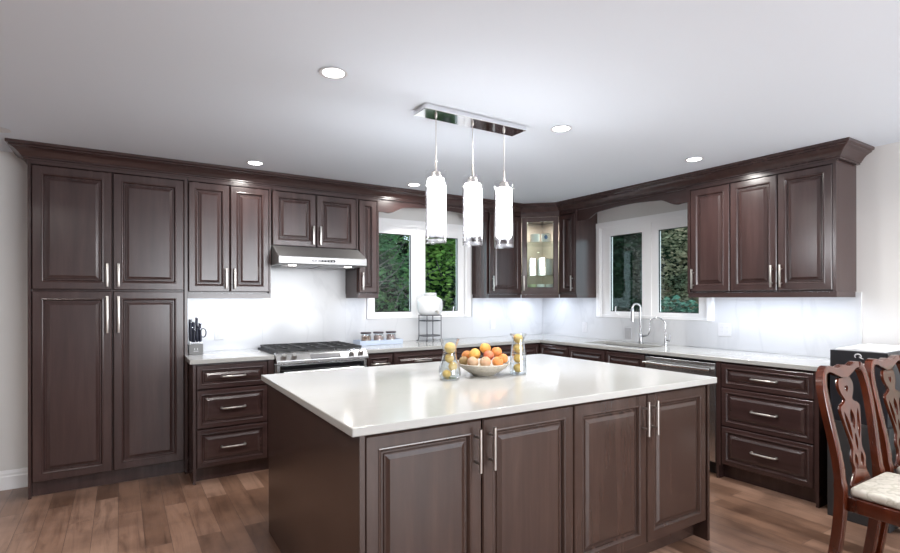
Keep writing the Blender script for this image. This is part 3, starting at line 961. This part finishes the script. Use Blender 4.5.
# ------------------------------------------------------------------ things on the island
IZ = CT + .0008
def fruit(name, label, c, r, m, cat, group, sq=1.0, stem=True):
    t = thing(name, label, cat, c, random.uniform(0, 6), group)
    bm = bmesh.new()
    bmesh.ops.create_uvsphere(bm, u_segments=20, v_segments=14, radius=r)
    for v in bm.verts:
        d = math.hypot(v.co.x, v.co.y) / r
        if v.co.z > 0: v.co.z -= .16 * r * max(0, 1 - d / .5) ** 2
        v.co.z *= sq
        if name == 'peach':
            a = math.atan2(v.co.y, v.co.x)
            k = 1 - .05 * math.exp(-(a / .22) ** 2); v.co.x *= k; v.co.y *= k
    obj('flesh', bm, m, t, True)
    if stem: obj('stem', tube(bmesh.new(), [(0, 0, r * sq * .84), (0, .001, r * sq * .98)], .0018, 6), BLACK, t)
    t.rotation_euler = (random.uniform(-.7, .7), random.uniform(-.7, .7), random.uniform(0, 6))
    return t
def pm(name, a, b, c): return noise_mat(name, [(.3, a), (.5, b), (.7, c)], 16, 3, .5, .04)
YEL = pm('yellow_peach_skin', (.62, .30, .05), (.66, .36, .08), (.58, .25, .05))
ORG = pm('orange_peach_skin', (.58, .19, .045), (.62, .26, .07), (.52, .15, .04))
RED = pm('red_peach_skin', (.48, .11, .06), (.56, .20, .09), (.42, .085, .055))
PAL = pm('pale_peach_skin', (.46, .28, .15), (.45, .31, .20), (.54, .23, .10))
OLV = pm('olive_pear_skin', (.26, .18, .07), (.30, .21, .09), (.27, .16, .065))
bc = Vector((-2.655, -2.385, IZ))
RR = .152
bm = lathe(bmesh.new(), [(0, 0), (.062, 0), (.066, .004), (.10, .024), (.135, .048), (RR, .068), (RR - .003, .071), (RR - .008, .068), (.12, .048), (.08, .036), (0, .033)], (0, 0, 0), 48)
bo = obj('fruit_bowl', bm, BOWLM, None, True)
bo.location = bc
tag(bo, 'wide cream ceramic bowl of peaches in the middle of the island', 'bowl')
rvec = Vector((.844, -.537, 0)); fvec = Vector((.537, .844, 0))
camp = Vector((-4.43, -4.813, 1.357))
def at_px(u, v, fw):
    return camp + fvec * fw + rvec * ((u - 449.9) * fw / 517.19) + Vector((0, 0, -(v - 298.5 + .003 * (u - 449.9)) * fw / 517.19))
fw0 = (bc - camp).dot(fvec)
FR = .0322
for (u, v, dw_, r, m, lab) in [
    (463.6, 360.9, .00, .028, OLV, 'olive-green fruit at the rim on the hourglass-vase side of the bowl'),
    (472.8, 362.2, -.085, FR, PAL, 'pale peach low in the bowl front, next to the olive-green fruit'),
    (485.2, 362.0, -.095, FR, PAL, 'pale rounded peach at the middle of the bowl front'),
    (497.6, 362.0, -.078, FR, ORG, 'orange-blushed peach low in the bowl front, beneath the red one'),
    (466.8, 355.8, .07, FR, ORG, 'orange peach half hidden behind the large yellow peach'),
    (474.6, 354.2, -.015, .0345, YEL, 'large golden yellow peach above the bowl front'),
    (488.6, 355.4, -.042, .0305, RED, 'red-blushed peach in the centre of the heap'),
    (496.4, 352.0, .035, .032, ORG, 'orange peach behind and above the red-blushed one'),
    (503.0, 358.6, .012, .0295, ORG, 'deep orange peach at the rim beside the tall tapered vase'),
    (485.2, 348.2, .01, .0325, YEL, 'yellow peach topping the heap in the bowl')]:
    fruit('peach' if m is not OLV else 'pear', lab, at_px(u, v, fw0 + dw_), r, m, 'fruit', 'fruit in the cream bowl', .95)

def vase(label, c, prof_o, t=.003):
    inner = [(max(r - t, 0), z + (t * 2 if k == 0 else 0)) for k, (r, z) in enumerate(prof_o)]
    full = [(0, 0)] + prof_o + [(r, z) for r, z in inner[::-1]] + [(0, inner[0][1])]
    o = obj('vase', lathe(bmesh.new(), full, (0, 0, 0), 40), CLEAR, None, True)
    o.location = c
    return tag(o, label, 'vase', 'glass vases filled with lemons')
v1 = Vector((-2.910, -2.420, IZ)); v2 = Vector((-2.466, -2.470, IZ))
def smoothprof(P, n=6):
    out = []
    for i in range(len(P) - 1):
        p0 = P[max(i - 1, 0)]; p1 = P[i]; p2 = P[i + 1]; p3 = P[min(i + 2, len(P) - 1)]
        for k in range(n):
            t = k / n
            out.append(tuple(.5 * (2 * p1[j] + (p2[j] - p0[j]) * t + (2 * p0[j] - 5 * p1[j] + 4 * p2[j] - p3[j]) * t * t + (3 * p1[j] - p0[j] - 3 * p2[j] + p3[j]) * t ** 3) for j in (0, 1)))
    out.append(P[-1]); return out
vase('hourglass glass vase of lemons left of the fruit bowl', v1, smoothprof([(.046, 0), (.058, .012), (.061, .035), (.055, .075), (.042, .112), (.0365, .146), (.042, .186), (.056, .224)]))
vase('tall tapered glass vase of lemons with one on its rim, right of the fruit bowl', v2, smoothprof([(.050, 0), (.051, .02), (.047, .08), (.041, .14), (.036, .19), (.037, .215), (.050, .237)]))
f1 = (v1 - camp).dot(fvec); f2 = (v2 - camp).dot(fvec)
for (u, v, f, r, lab) in [
    (450.0, 348.0, f1, .0315, 'big yellow lemon uppermost in the hourglass vase'), (449.2, 358.2, f1, .0255, 'yellow lemon in the waist of the hourglass vase'),
    (452.8, 366.4, f1 - .01, .0245, 'orange-yellow lemon on one side of the hourglass vase belly'), (446.6, 374.0, f1 + .004, .0238, 'greenish-yellow lemon at the bottom of the hourglass vase')]:
    fruit('lemon', lab, at_px(u, v, f), r, LEMON, 'fruit', 'lemons in the glass vases', 1.0, False)
for k, lab in enumerate(['lemon lowest in the tall tapered vase', 'second lemon from the bottom of the tall tapered vase', 'third lemon from the bottom of the tall tapered vase', 'lemon sitting in the flared mouth of the tall tapered vase']):
    fruit('lemon', lab, v2 + Vector((0, 0, .036 + .0575 * k)), .0275, LEMON, 'fruit', 'lemons in the glass vases', 1.0, False)

# ------------------------------------------------------------------ knife block
kb = thing('knife_block', 'low grey knife block crowded with dark handles at the pantry end of the counter', 'knife block', (-3.924, -.20, CT + .0008))
GREYM = mat('grey_block', (.17, .17, .17), .4)
obj('block', boxm(-.052, .052, -.045, .045, 0, .082, .004), GREYM, kb)
mk = bmesh.new()
box(mk, -.012, -.008, -.0462, -.0452, .034, .050); box(mk, .008, .012, -.0462, -.0452, .034, .050); box(mk, -.018, .018, -.0462, -.0452, .024, .027)
obj('emblem', mk, PLATE, kb)
KN = mat('navy_black_handle', (.015, .017, .035), .3)
for x, y, h in ((-.036, .02, .15), (-.012, .02, .13), (.012, .022, .165), (.036, .02, .12), (-.036, -.02, .135), (-.012, -.02, .07), (.010, -.022, .08), (.034, -.02, .075), (-.024, 0, .09), (.022, 0, .10)):
    k = thing('kitchen_knife', 'dark-handled knife standing in the grey knife block', 'knife', (kb.location.x + x, kb.location.y + y, kb.location.z + .0825), 0, 'knives in the block')
    hb = h + .045
    obj('blade', boxm(-.001, .001, -.007, .007, 0, hb * .12), STEEL, k)
    obj('handle', tube(bmesh.new(), [(0, 0, hb * .12), (.0015, 0, hb * .22), (0, 0, hb * .55), (-.001, 0, hb * .86), (.001, 0, hb)], [.008, .0105, .0095, .0105, .0115], 10), KN, k, True)
    obj('rivet', lathe(bmesh.new(), [(.0118, hb * .965), (.0125, hb * .975), (.011, hb * .99), (.0112, hb * .965)], (0, 0, 0), 12), STEEL, k)
scs = thing('kitchen_scissors', 'dark scissors with ring handle sticking out of the knife block', 'scissors', (kb.location.x + .045, kb.location.y, kb.location.z + .0825))
obj('blade', boxm(-.002, .002, -.006, .006, 0, .05), STEEL, scs)
for s in (0, 1):
    bm = bmesh.new()
    P = [(.012 + .022 * math.cos(2 * PI * k / 16), .012 * s - .006, .085 + .035 * math.sin(2 * PI * k / 16)) for k in range(17)]
    tube(bm, P, .0038, 8)
    obj('ring_handle', bm, KN, scs, True)

# ------------------------------------------------------------------ snack jars on a tray
tr = thing('serving_tray', 'pale blue rimmed glass tray under the three snack jars', 'tray', (-2.315, -.19, CT + .0008))
TRAYM = mat('pale_blue_glass', (.52, .60, .74), .12)
bm = boxm(-.225, .225, -.085, .085, .0, .012, .003)
obj('base', bm, TRAYM, tr)
bm = bmesh.new()
for q in ((-.225, .225, -.085, -.079), (-.225, .225, .079, .085), (-.225, -.219, -.079, .079), (.219, .225, -.079, .079)): box(bm, q[0], q[1], q[2], q[3], .0122, .045)
obj('rim', bm, TRAYM, tr)
NUT = noise_mat('mixed_nuts', [(.35, (.10, .05, .03)), (.5, (.40, .25, .16)), (.65, (.55, .38, .28))], 60, 2, .6, .4)
NUT2 = noise_mat('pink_candies', [(.35, (.25, .12, .10)), (.5, (.55, .36, .32)), (.65, (.70, .58, .50))], 60, 2, .6, .4)
for k, (x, m_, lab) in enumerate(((-2.445, NUT, 'small glass jar of dark nuts on the blue tray, nearest the range'), (-2.315, NUT2, 'middle one of three small snack jars on the blue tray'), (-2.18, NUT2, 'small glass jar of pinkish snacks on the blue tray, nearest the beverage dispenser'))):
    j = thing('snack_jar', lab, 'jar', (x, -.19, CT + .0135), 0, 'snack jars on the tray')
    obj('glass', lathe(bmesh.new(), [(0, 0), (.044, 0), (.050, .006), (.050, .07), (.044, .082), (.044, .092), (.041, .092), (.041, .082), (.047, .07), (.047, .006), (0, .004)], (0, 0, 0), 24), CLEAR, j, True)
    obj('contents', lathe(bmesh.new(), [(0, .0045), (.045, .0065), (.0465, .068), (.03, .076), (0, .074)], (0, 0, 0), 20), m_, j, True)
    obj('lid', lathe(bmesh.new(), [(0, .0925), (.050, .0925), (.052, .096), (.052, .106), (.048, .109), (0, .109)], (0, 0, 0), 24), mat('dark_lid', (.05, .035, .04), .4) if k == 0 else bpy.data.materials['dark_lid'], j, True)

# ------------------------------------------------------------------ beverage dispenser
bd = thing('beverage_dispenser', 'white glass beverage dispenser on a wire stand in front of the window', 'beverage dispenser', (-1.742, -.205, CT + .0008))
MILK = mat('frosted_white_glass', (.82, .83, .84), .2)
WIRE = mat('dark_wire', (.10, .10, .11), .35, .8)
jar = obj('jar', lathe(bmesh.new(), smoothprof([(.06, .275), (.09, .278), (.116, .295), (.128, .33), (.130, .40), (.122, .432), (.09, .455), (.064, .468)], 4), (0, 0, 0), 36), MILK, bd, True)
obj('lid', lathe(bmesh.new(), [(0, .469), (.066, .469), (.068, .474), (.068, .497), (.062, .502), (0, .502)], (0, 0, 0), 28), PLATE, bd, True)
obj('spigot', tube(bmesh.new(), [(0, -.122, .315), (0, -.16, .31), (0, -.165, .29)], [.012, .010, .008], 10), NICKEL, bd, True)
bm = bmesh.new()
for zz, rr in ((.272, .118), (.215, .118)):
    tube(bm, [(rr * math.cos(2 * PI * k / 28), rr * math.sin(2 * PI * k / 28), zz) for k in range(29)], .004, 8, False)
obj('ring', bm, WIRE, bd, True)
for k in range(4):
    a = PI / 4 + k * PI / 2
    cx, cy = math.cos(a), math.sin(a)
    obj('leg', tube(bmesh.new(), [(.118 * cx, .118 * cy, .272), (.118 * cx, .118 * cy, .05), (.124 * cx, .124 * cy, .015), (.146 * cx, .146 * cy, .005)], .0048, 8), WIRE, bd, True)
obj('shelf_plate', lathe(bmesh.new(), [(0, .058), (.108, .058), (.108, .068), (0, .068)], (0, 0, 0), 28), WIRE, bd)

# ------------------------------------------------------------------ glassware in the corner cabinet
CER = mat('white_ceramic', (.82, .82, .82), .2)
BLUE = mat('blue_glaze', (.05, .12, .30), .25)
for k, (s, lab) in enumerate(((-.062, 'white mug on the upper glass shelf, on the hood-wall side'), (.062, 'white mug with a blue motif on the upper glass shelf'))):
    cxy = Vector((-.36, -.36)) + Vector((1, -1)).normalized() * s
    m_ = thing('mug', lab, 'mug', (cxy.x, cxy.y, SH[1] + .0008), -PI / 4, 'mugs in the corner cabinet')
    obj('cup', lathe(bmesh.new(), [(0, 0), (.048, 0), (.052, .004), (.053, .098), (.050, .098), (.048, .008), (0, .006)], (0, 0, 0), 24), CER, m_, True)
    obj('handle', tube(bmesh.new(), [(.048, 0, .08), (.068, 0, .078), (.074, 0, .05), (.068, 0, .025), (.048, 0, .022)], .005, 8), CER, m_, True) if False else None
    if k: 
        bm = bmesh.new(); box(bm, -.018, .018, -.0545, -.052, .042, .072); box(bm, -.009, .009, -.0548, -.0521, .032, .082)
        obj('motif', bm, BLUE, m_)['label'] = 'blue motif'
for k in range(3):
    cxy = Vector((-.36, -.36)) + Vector((1, -1)).normalized() * (-.10 + .10 * k)
    o = obj('canister', lathe(bmesh.new(), [(0, 0), (.036, 0), (.038, .004), (.040, .175), (.037, .182), (.030, .186), (0, .186)], (0, 0, 0), 24), CER, None, True)
    o.location = (cxy.x, cxy.y, SH[0] + .0008)
    tag(o, ['white tall canister on the lower glass shelf, on the hood-wall side', 'middle white tall canister on the lower glass shelf', 'white tall canister on the lower glass shelf, on the sink-window side'][k], 'canister', 'canisters in the corner cabinet')
for k in range(3):
    cxy = Vector((-.37, -.37)) + Vector((1, -1)).normalized() * (-.10 + .10 * k)
    o = obj('dessert_bowl', lathe(bmesh.new(), [(0, 0), (.025, 0), (.028, .006), (.046, .05), (.046, .095), (.043, .095), (.042, .052), (.024, .01), (0, .008)], (0, 0, 0), 24), mat('pale_green_glaze', (.62, .66, .42), .3) if k == 0 else CER, None, True)
    o.location = (cxy.x, cxy.y, UZ0 + .0208)
    tag(o, ['pale green small bowl on the floor of the corner glass cabinet', 'middle white small bowl on the floor of the corner glass cabinet', 'white small bowl on the floor of the corner glass cabinet, nearest the sink window'][k], 'bowl', 'small bowls in the corner cabinet')

# ------------------------------------------------------------------ chairs
def make_chair(label):
    """local: width along x (centre 0), front = -y, back posts at y ~ 0"""
    t = thing('dining_chair', label, 'chair', (0, 0, 0), 0, 'mahogany dining chairs')
    def backy(z):                      # lean of the back
        return .0 if z < .46 else .0 + .03 * math.sin(min(1, (z - .46) / .2) * PI) * 0 + .085 * ((z - .46) / .58) ** 1.3
    for s in (-1, 1):
        P = [(.200, .05, 0), (.198, .03, .15), (.196, .008, .30), (.196, .0, .44), (.194, backy(.52), .52), (.192, backy(.57), .57), (.196, backy(.64), .64), (.206, backy(.74), .74),
             (.215, backy(.84), .84), (.217, backy(.91), .91), (.211, backy(.97), .97), (.190, backy(1.015), 1.018), (.165, backy(1.03), 1.035)]
        Q = smoothprof([(p[0], p[2]) for p in P], 3)
        bm = bmesh.new()
        rows = []
        for i, (x, z) in enumerate(Q):
            a = Vector(Q[max(i - 1, 0)]); b = Vector(Q[min(i + 1, len(Q) - 1)])
            tg = (b - a).normalized(); nr = Vector((tg.y, -tg.x))   # outwards in x-z
            y = [p for p in P if p[2] <= z + 1e-6][-1][1] if z < .44 else backy(z)
            if z < .44:
                k = .05 * (1 - z / .44) ** 1.5; y = k
            wx = .020 if z < .5 else .0195; wy = .019 if z < .5 else .015
            if .5 < z < .6: wx = .022
            ring = []
            for cx, cy in ((-1, -1), (-.7, -1.25), (.7, -1.25), (1, -1), (1, 1), (-1, 1)):
                ring.append(bm.verts.new((s * (x + nr.x * cx * wx), y + cy * wy, z + nr.y * cx * wx)))
            rows.append(ring)
        for A, B in zip(rows, rows[1:]):
            for k in range(6): bm.faces.new((A[k], A[(k + 1) % 6], B[(k + 1) % 6], B[k]))
        bm.faces.new(rows[0][::-1]); bm.faces.new(rows[-1])
        bmesh.ops.recalc_face_normals(bm, faces=bm.faces)
        obj('back_post', bm, MAHOG, t, True)
    # yoke crest rail
    up = [(-.163, 1.053), (-.14, 1.056), (-.115, 1.052), (-.085, 1.042), (-.055, 1.036), (-.03, 1.042), (0, 1.050)]
    lo = [(-.163, 1.020), (-.14, 1.024), (-.115, 1.018), (-.085, 1.006), (-.055, .995), (-.03, .986), (0, .982)]
    outl = up + [(-x, z) for x, z in up[-2::-1]] + [(-x, z) for x, z in lo] + [(x, z) for x, z in lo[-2::-1]]
    bm = poly2d(outl, (), .032)
    for v in bm.verts:
        x, z, y = v.co.x, v.co.y, v.co.z
        v.co = Vector((x, backy(z) + y - .010 * math.cos(x / .17 * PI / 2) * 0, z))
    obj('crest_rail', bm, MAHOG, t, True, .006)
    # pierced splat
    half = [(0, .078), (.04, .066), (.09, .050), (.15, .046), (.21, .054), (.27, .048), (.33, .036), (.40, .042), (.50, .056), (.60, .070), (.68, .079), (.72, .078), (.745, .066), (.765, .042), (.785, .030), (.81, .034), (.85, .048), (.90, .058), (.95, .058), (.99, .048), (1.0, .048)]
    half = smoothprof([(w * 1.2, t_) for t_, w in half], 3)
    H0, H1 = .475, .984
    zz = lambda t_: H0 + (H1 - H0) * t_
    outl = [(w, zz(t_)) for w, t_ in half] + [(-w, zz(t_)) for w, t_ in half[::-1]]
    def lens(cx, t0, t1, w, lean=0, n=10):
        P = []
        for k in range(n): a = k / n; P.append((cx + lean * (a - .5) + w * math.sin(PI * a) ** .8, zz(t0 + (t1 - t0) * a)))
        for k in range(n): a = 1 - k / n; P.append((cx + lean * (a - .5) - w * math.sin(PI * a) ** .8, zz(t0 + (t1 - t0) * a)))
        return P
    holes = [lens(0, .50, .70, .021), lens(-.050, .40, .69, .016, -.034), lens(.050, .40, .69, .016, .034), lens(0, .30, .47, .012), lens(-.030, .13, .28, .015), lens(.030, .13, .28, .015)]
    heart = []
    for k in range(20):
        a = 2 * PI * k / 20
        heart.append((.0013 * 16 * math.sin(a) ** 3 * .85, zz(.895) + .0014 * (13 * math.cos(a) - 5 * math.cos(2 * a) - 2 * math.cos(3 * a) - math.cos(4 * a)) * .9))
    bm = poly2d(outl, holes + [heart], .014)
    for v in bm.verts:
        x, z, y = v.co.x, v.co.y, v.co.z
        v.co = Vector((x, backy(z) + y, z))
    obj('splat', bm, MAHOG, t, bevel=.003)
    # seat
    tw, fw_, dp = .195, .224, .42
    def trap(z0, z1, inset, bev, y0=-.0):
        bm = bmesh.new()
        lo_ = [bm.verts.new(p) for p in ((-tw + inset, y0 - inset, z0), (tw - inset, y0 - inset, z0), (fw_ - inset, y0 - dp + inset, z0), (-fw_ + inset, y0 - dp + inset, z0))]
        hi = [bm.verts.new((v.co.x, v.co.y, z1)) for v in lo_]
        bm.faces.new(lo_[::-1]); bm.faces.new(hi)
        for k in range(4): bm.faces.new((lo_[k], lo_[(k + 1) % 4], hi[(k + 1) % 4], hi[k]))
        bmesh.ops.recalc_face_normals(bm, faces=bm.faces)
        if bev: bmesh.ops.bevel(bm, geom=list(bm.edges), offset=bev, segments=4, affect='EDGES', profile=.5)
        return bm
    obj('seat_rail', trap(.385, .452, 0, .004, -.02), MAHOG, t, True)
    obj('seat_cushion', trap(.4525, .498, .008, .018, -.02), FABRIC, t, True)
    for s in (-1, 1):
        P = [(s * .190, -.400, .384), (s * .197, -.420, .33), (s * .196, -.415, .24), (s * .188, -.400, .13), (s * .190, -.410, .05), (s * .194, -.420, .02), (s * .194, -.420, .0)]
        obj('leg', tube(bmesh.new(), P, [.03, .032, .024, .017, .016, .027, .024], 12), MAHOG, t, True)
    obj('shoe_rail', boxm(-.085, .085, -.017, .012, .4525, .476, .003), MAHOG, t)
    return t
ch = make_chair('mahogany dining chair with pierced splat and cream seat, nearest the island')
ch.location = (-1.387, -3.760, 0); ch.scale = (1.13, 1, .975)
dup(ch, (-.845, -3.765, 0), 0, 'mahogany dining chair in front of the black carton, cut off by the photo edge')

# ------------------------------------------------------------------ boxes beside the counter
def carton(name, label, x0, x1, y0, y1, z0, z1, m):
    t = thing(name, label, 'box', ((x0 + x1) / 2, (y0 + y1) / 2, z0))
    w, d, h = (x1 - x0) / 2, (y1 - y0) / 2, z1 - z0
    obj('body', boxm(-w, w, -d, d, 0, h, .003), m, t)
    return t, w, d, h
CARD = mat('black_printed_card', (.012, .012, .016), .35)
CHAR = mat('charcoal_card', (.022, .021, .022), .6)
t, w, d, h = carton('storage_carton', 'large charcoal box on the floor beneath the black carton', -.70, -.03, -3.66, -3.348, .0, .592, CHAR)
for q, (a, b) in enumerate(((-w, -.01), (.01, w))):
    obj('flap', boxm(a, b, -d, d, h + .0005, h + .004), CHAR, t)
t, w, d, h = carton('black_carton', 'glossy black carton with a white logo, stacked beside the counter end', -.68, -.08, -3.645, -3.356, .5968, 1.034, CARD)
# white loop emblem with a small word bar on the face towards the room (-x)
bm = bmesh.new()
P = [(-w - .0015, -.002 - .016 * math.cos(a), .408 + .013 * math.sin(a)) for a in [(-0.9 + k * 4.9 / 18) for k in range(19)]]
tube(bm, P, [.0018 + .0022 * math.sin(PI * k / 18) for k in range(19)], 6)
tube(bm, [(-w - .0015, -.008, .405), (-w - .0015, -.022, .396), (-w - .0015, -.031, .393)], [.003, .003, .0012], 6)
obj('emblem', bm, PLATE, t)['label'] = 'white loop logo'
bm = bmesh.new()
xx = -.048
for k, wd in enumerate((.009, .008, .009, .008, .009, .009, .008, .009)):
    box(bm, -w - .0012, -w - .0001, xx, xx + wd, .352, .366); xx += .0122
obj('lettering', bm, PLATE, t)
bm = bmesh.new()
box(bm, -w + .02, w - .02, -d + .02, d - .02, h + .0005, h + .004)
obj('top_sheet', bm, PLATE, t)
bagm = mat('crumpled_white_plastic', (.75, .76, .78), .4)
bm = bmesh.new()
bmesh.ops.create_grid(bm, x_segments=24, y_segments=18, size=1)
for v in bm.verts:
    x, y = v.co.x, v.co.y
    e_ = max(0, 1 - max(abs(x), abs(y)) ** 4)
    v.co = Vector((x * .25, y * .13, (.004 + .022 * abs(noise.noise(Vector((x * 2.2, y * 2.2, 3.1)))) + .006 * e_) * (.25 + .75 * e_)))
bg_ = obj('plastic_bag', bm, bagm, None, True)
bg_.location = (-.38, -3.50, 1.0395)
bg_.modifiers.new('sheet', 'SOLIDIFY').thickness = .0015
tag(bg_, 'crumpled white plastic sheet lying on the black carton', 'bag')
MINT = mat('mint_plastic', (.50, .62, .55), .25)
mt = thing('storage_bin', 'pale mint green plastic bin at the photo edge beside the black carton', 'bin', (-.34, -3.90, 0))
bm = lathe(bmesh.new(), [(0, .0), (.14, .0), (.15, .02), (.17, .96), (.0, .96)], (0, 0, 0), 4)
bm.transform(Matrix.Rotation(PI / 4, 4, 'Z'))
obj('tub', bm, MINT, mt, bevel=.015)
bm = boxm(-.13, .13, -.13, .13, .9605, .985, .006)
obj('lid', bm, MINT, mt)

# ------------------------------------------------------------------ outside
LAWN = noise_mat('evening_lawn', [(.3, (.03, .06, .02)), (.7, (.06, .10, .035))], 4, 5, .9)
struct('ground', boxm(-14, 22, .16, 24, -.45, -.35), LAWN)
struct('ground', boxm(.16, 22, -14, .16, -.46, -.352), LAWN)
def leafmat(name, a, b, c):
    m = noise_mat(name, [(.3, a), (.5, b), (.72, c)], 2.3, 3, .8)
    m.node_tree.nodes['Principled BSDF'].inputs['Specular IOR Level'].default_value = .12
    return m
G1 = leafmat('broad_green_leaves', (.025, .075, .035), (.055, .14, .05), (.12, .23, .06))
G2 = leafmat('yellow_green_leaves', (.05, .12, .03), (.13, .25, .05), (.26, .38, .09))
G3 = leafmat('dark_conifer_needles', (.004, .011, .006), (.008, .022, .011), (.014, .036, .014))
G4 = leafmat('rusty_hedge_leaves', (.10, .13, .08), (.22, .21, .13), (.34, .26, .18))
G5 = leafmat('blue_green_leaves', (.05, .12, .09), (.09, .21, .15), (.18, .31, .22))
BARK = noise_mat('grey_bark', [(.3, (.05, .05, .045)), (.7, (.12, .115, .10))], 12, 4, .9)
def foliage(bm, c, rad, n, size):
    c = Vector(c)
    for _ in range(n):
        while True:
            p = Vector((random.uniform(-1, 1), random.uniform(-1, 1), random.uniform(-1, 1)))
            if .25 < p.length < 1: break
        p = c + Vector((p.x * rad[0], p.y * rad[1], p.z * rad[2]))
        q = Vector((random.gauss(0, 1), random.gauss(0, 1), random.gauss(0, 1))).to_track_quat('Z', 'Y')
        s = size * random.uniform(.6, 1.3)
        pts = [(-.5, 0, 0), (0, -.28, .06), (.5, 0, 0), (0, .28, .06)]
        bm.faces.new([bm.verts.new(p + q @ (Vector(a) * s)) for a in pts])
    return bm
def tree(name, label, loc, blobs, m, leaf, bare=0, group='trees outside the windows', h=2.0):
    t = thing(name, label, 'tree' if name != 'hedge' else 'hedge', loc, 0, group)
    bm = bmesh.new()
    tube(bm, [(0, 0, 0), (.04, .02, h * .4), (-.03, .05, h * .8), (.02, 0, h * 1.1)], [.09, .075, .055, .03], 8)
    for k in range(14 if name == 'garden_tree' else 0):
        a = random.uniform(0, 2 * PI); z = random.uniform(.35, 1) * h
        l_ = random.uniform(.5, 1.1)
        tube(bm, [(0, 0, z), (l_ * .4 * math.cos(a), l_ * .4 * math.sin(a), z + .15 * l_), (l_ * math.cos(a), l_ * math.sin(a), z + .5 * l_)], [.03, .02, .008], 6)
    obj('trunk', bm, BARK, t)
    bm = bmesh.new()
    for c_, r_, n_ in blobs: foliage(bm, c_, r_, n_, leaf)
    obj('crown', bm, m, t)
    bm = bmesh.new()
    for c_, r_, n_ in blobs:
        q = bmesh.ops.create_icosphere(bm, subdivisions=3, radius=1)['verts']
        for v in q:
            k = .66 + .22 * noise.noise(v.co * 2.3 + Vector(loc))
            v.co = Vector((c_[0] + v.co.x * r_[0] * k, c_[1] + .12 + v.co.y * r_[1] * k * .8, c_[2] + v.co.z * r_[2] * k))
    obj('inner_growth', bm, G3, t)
    if bare:
        bm = bmesh.new()
        for k in range(bare):
            x = random.uniform(-.8, .5); z = random.uniform(.3, 2.2); y = random.uniform(-1.0, -.7)
            p = Vector((x, y, z)); d_ = Vector((random.uniform(.3, 1), random.uniform(-.2, .2), random.uniform(.4, 1.2))).normalized()
            P = [p]
            for q in range(4):
                d_ = (d_ + Vector((random.gauss(0, .25), random.gauss(0, .1), random.gauss(0, .2)))).normalized(); P.append(P[-1] + d_ * .22)
            tube(bm, P, [.009, .008, .006, .005, .003], 5)
        obj('bare_branches', bm, BARK, t)['label'] = 'bare grey twigs'
    return t
tree('garden_tree', 'dark green leafy tree with bare grey twigs behind the window pane nearest the hood', (-.95, 3.3, -.35), [((0, 0, 1.6), (1.1, .8, 1.6), 5200), ((-.3, .6, 2.8), (1.2, .8, 1.0), 2600)], G1, .11, 26)
tree('garden_tree', 'yellow-green leafy tree behind the window pane nearest the pendants', (1.30, 4.3, -.35), [((-.05, 0, 2.0), (.72, .7, 1.1), 2600), ((0, .3, 3.0), (.74, .7, .9), 2400), ((.05, .5, .9), (.74, .6, .9), 1600)], G2, .12, 0)
tree('garden_tree', 'blue-green bush low behind the window pane nearest the pendants', (1.42, 2.55, -.35), [((0, 0, .95), (.45, .40, .85), 1500)], G5, .10, 8, h=1.2)
tree('conifer', 'nearly black conifer behind the window pane over the faucet', (3.9, 1.7, -.35), [((-.1, .3, 1.5), (1.0, 1.2, 1.9), 6200), ((.2, .7, 2.8), (1.0, 1.2, 1.3), 3200)], G3, .12, 0)
tree('hedge', 'rusty green leafy hedge behind the sink window pane beside the three-door cabinet', (2.35, -.46, -.35), [((0, 0, 2.35), (.55, .64, .95), 11000), ((0, 0, .9), (.5, .6, .9), 2500)], G4, .06, 0)
tree('hedge', 'blue-green lower shrub in front of the rusty hedge outside the sink window', (1.02, -1.12, -.35), [((0, .0, .95), (.36, .50, .80), 3000)], G5, .085, 0, h=1.0)
tree('conifer', 'tall dark conifer in the garden far behind the other trees', (2.4, 6.2, -.35), [((0, 0, 1.8), (2.6, .9, 2.3), 7000), ((-2.8, .3, 1.8), (2.2, .9, 2.3), 5000)], G3, .2, 0, h=3)
tree('conifer', 'broad dark conifer behind the hedge outside the sink window', (6.2, .4, -.35), [((0, 0, 1.8), (1.2, 4.2, 2.8), 11000)], G3, .2, 0, h=3)
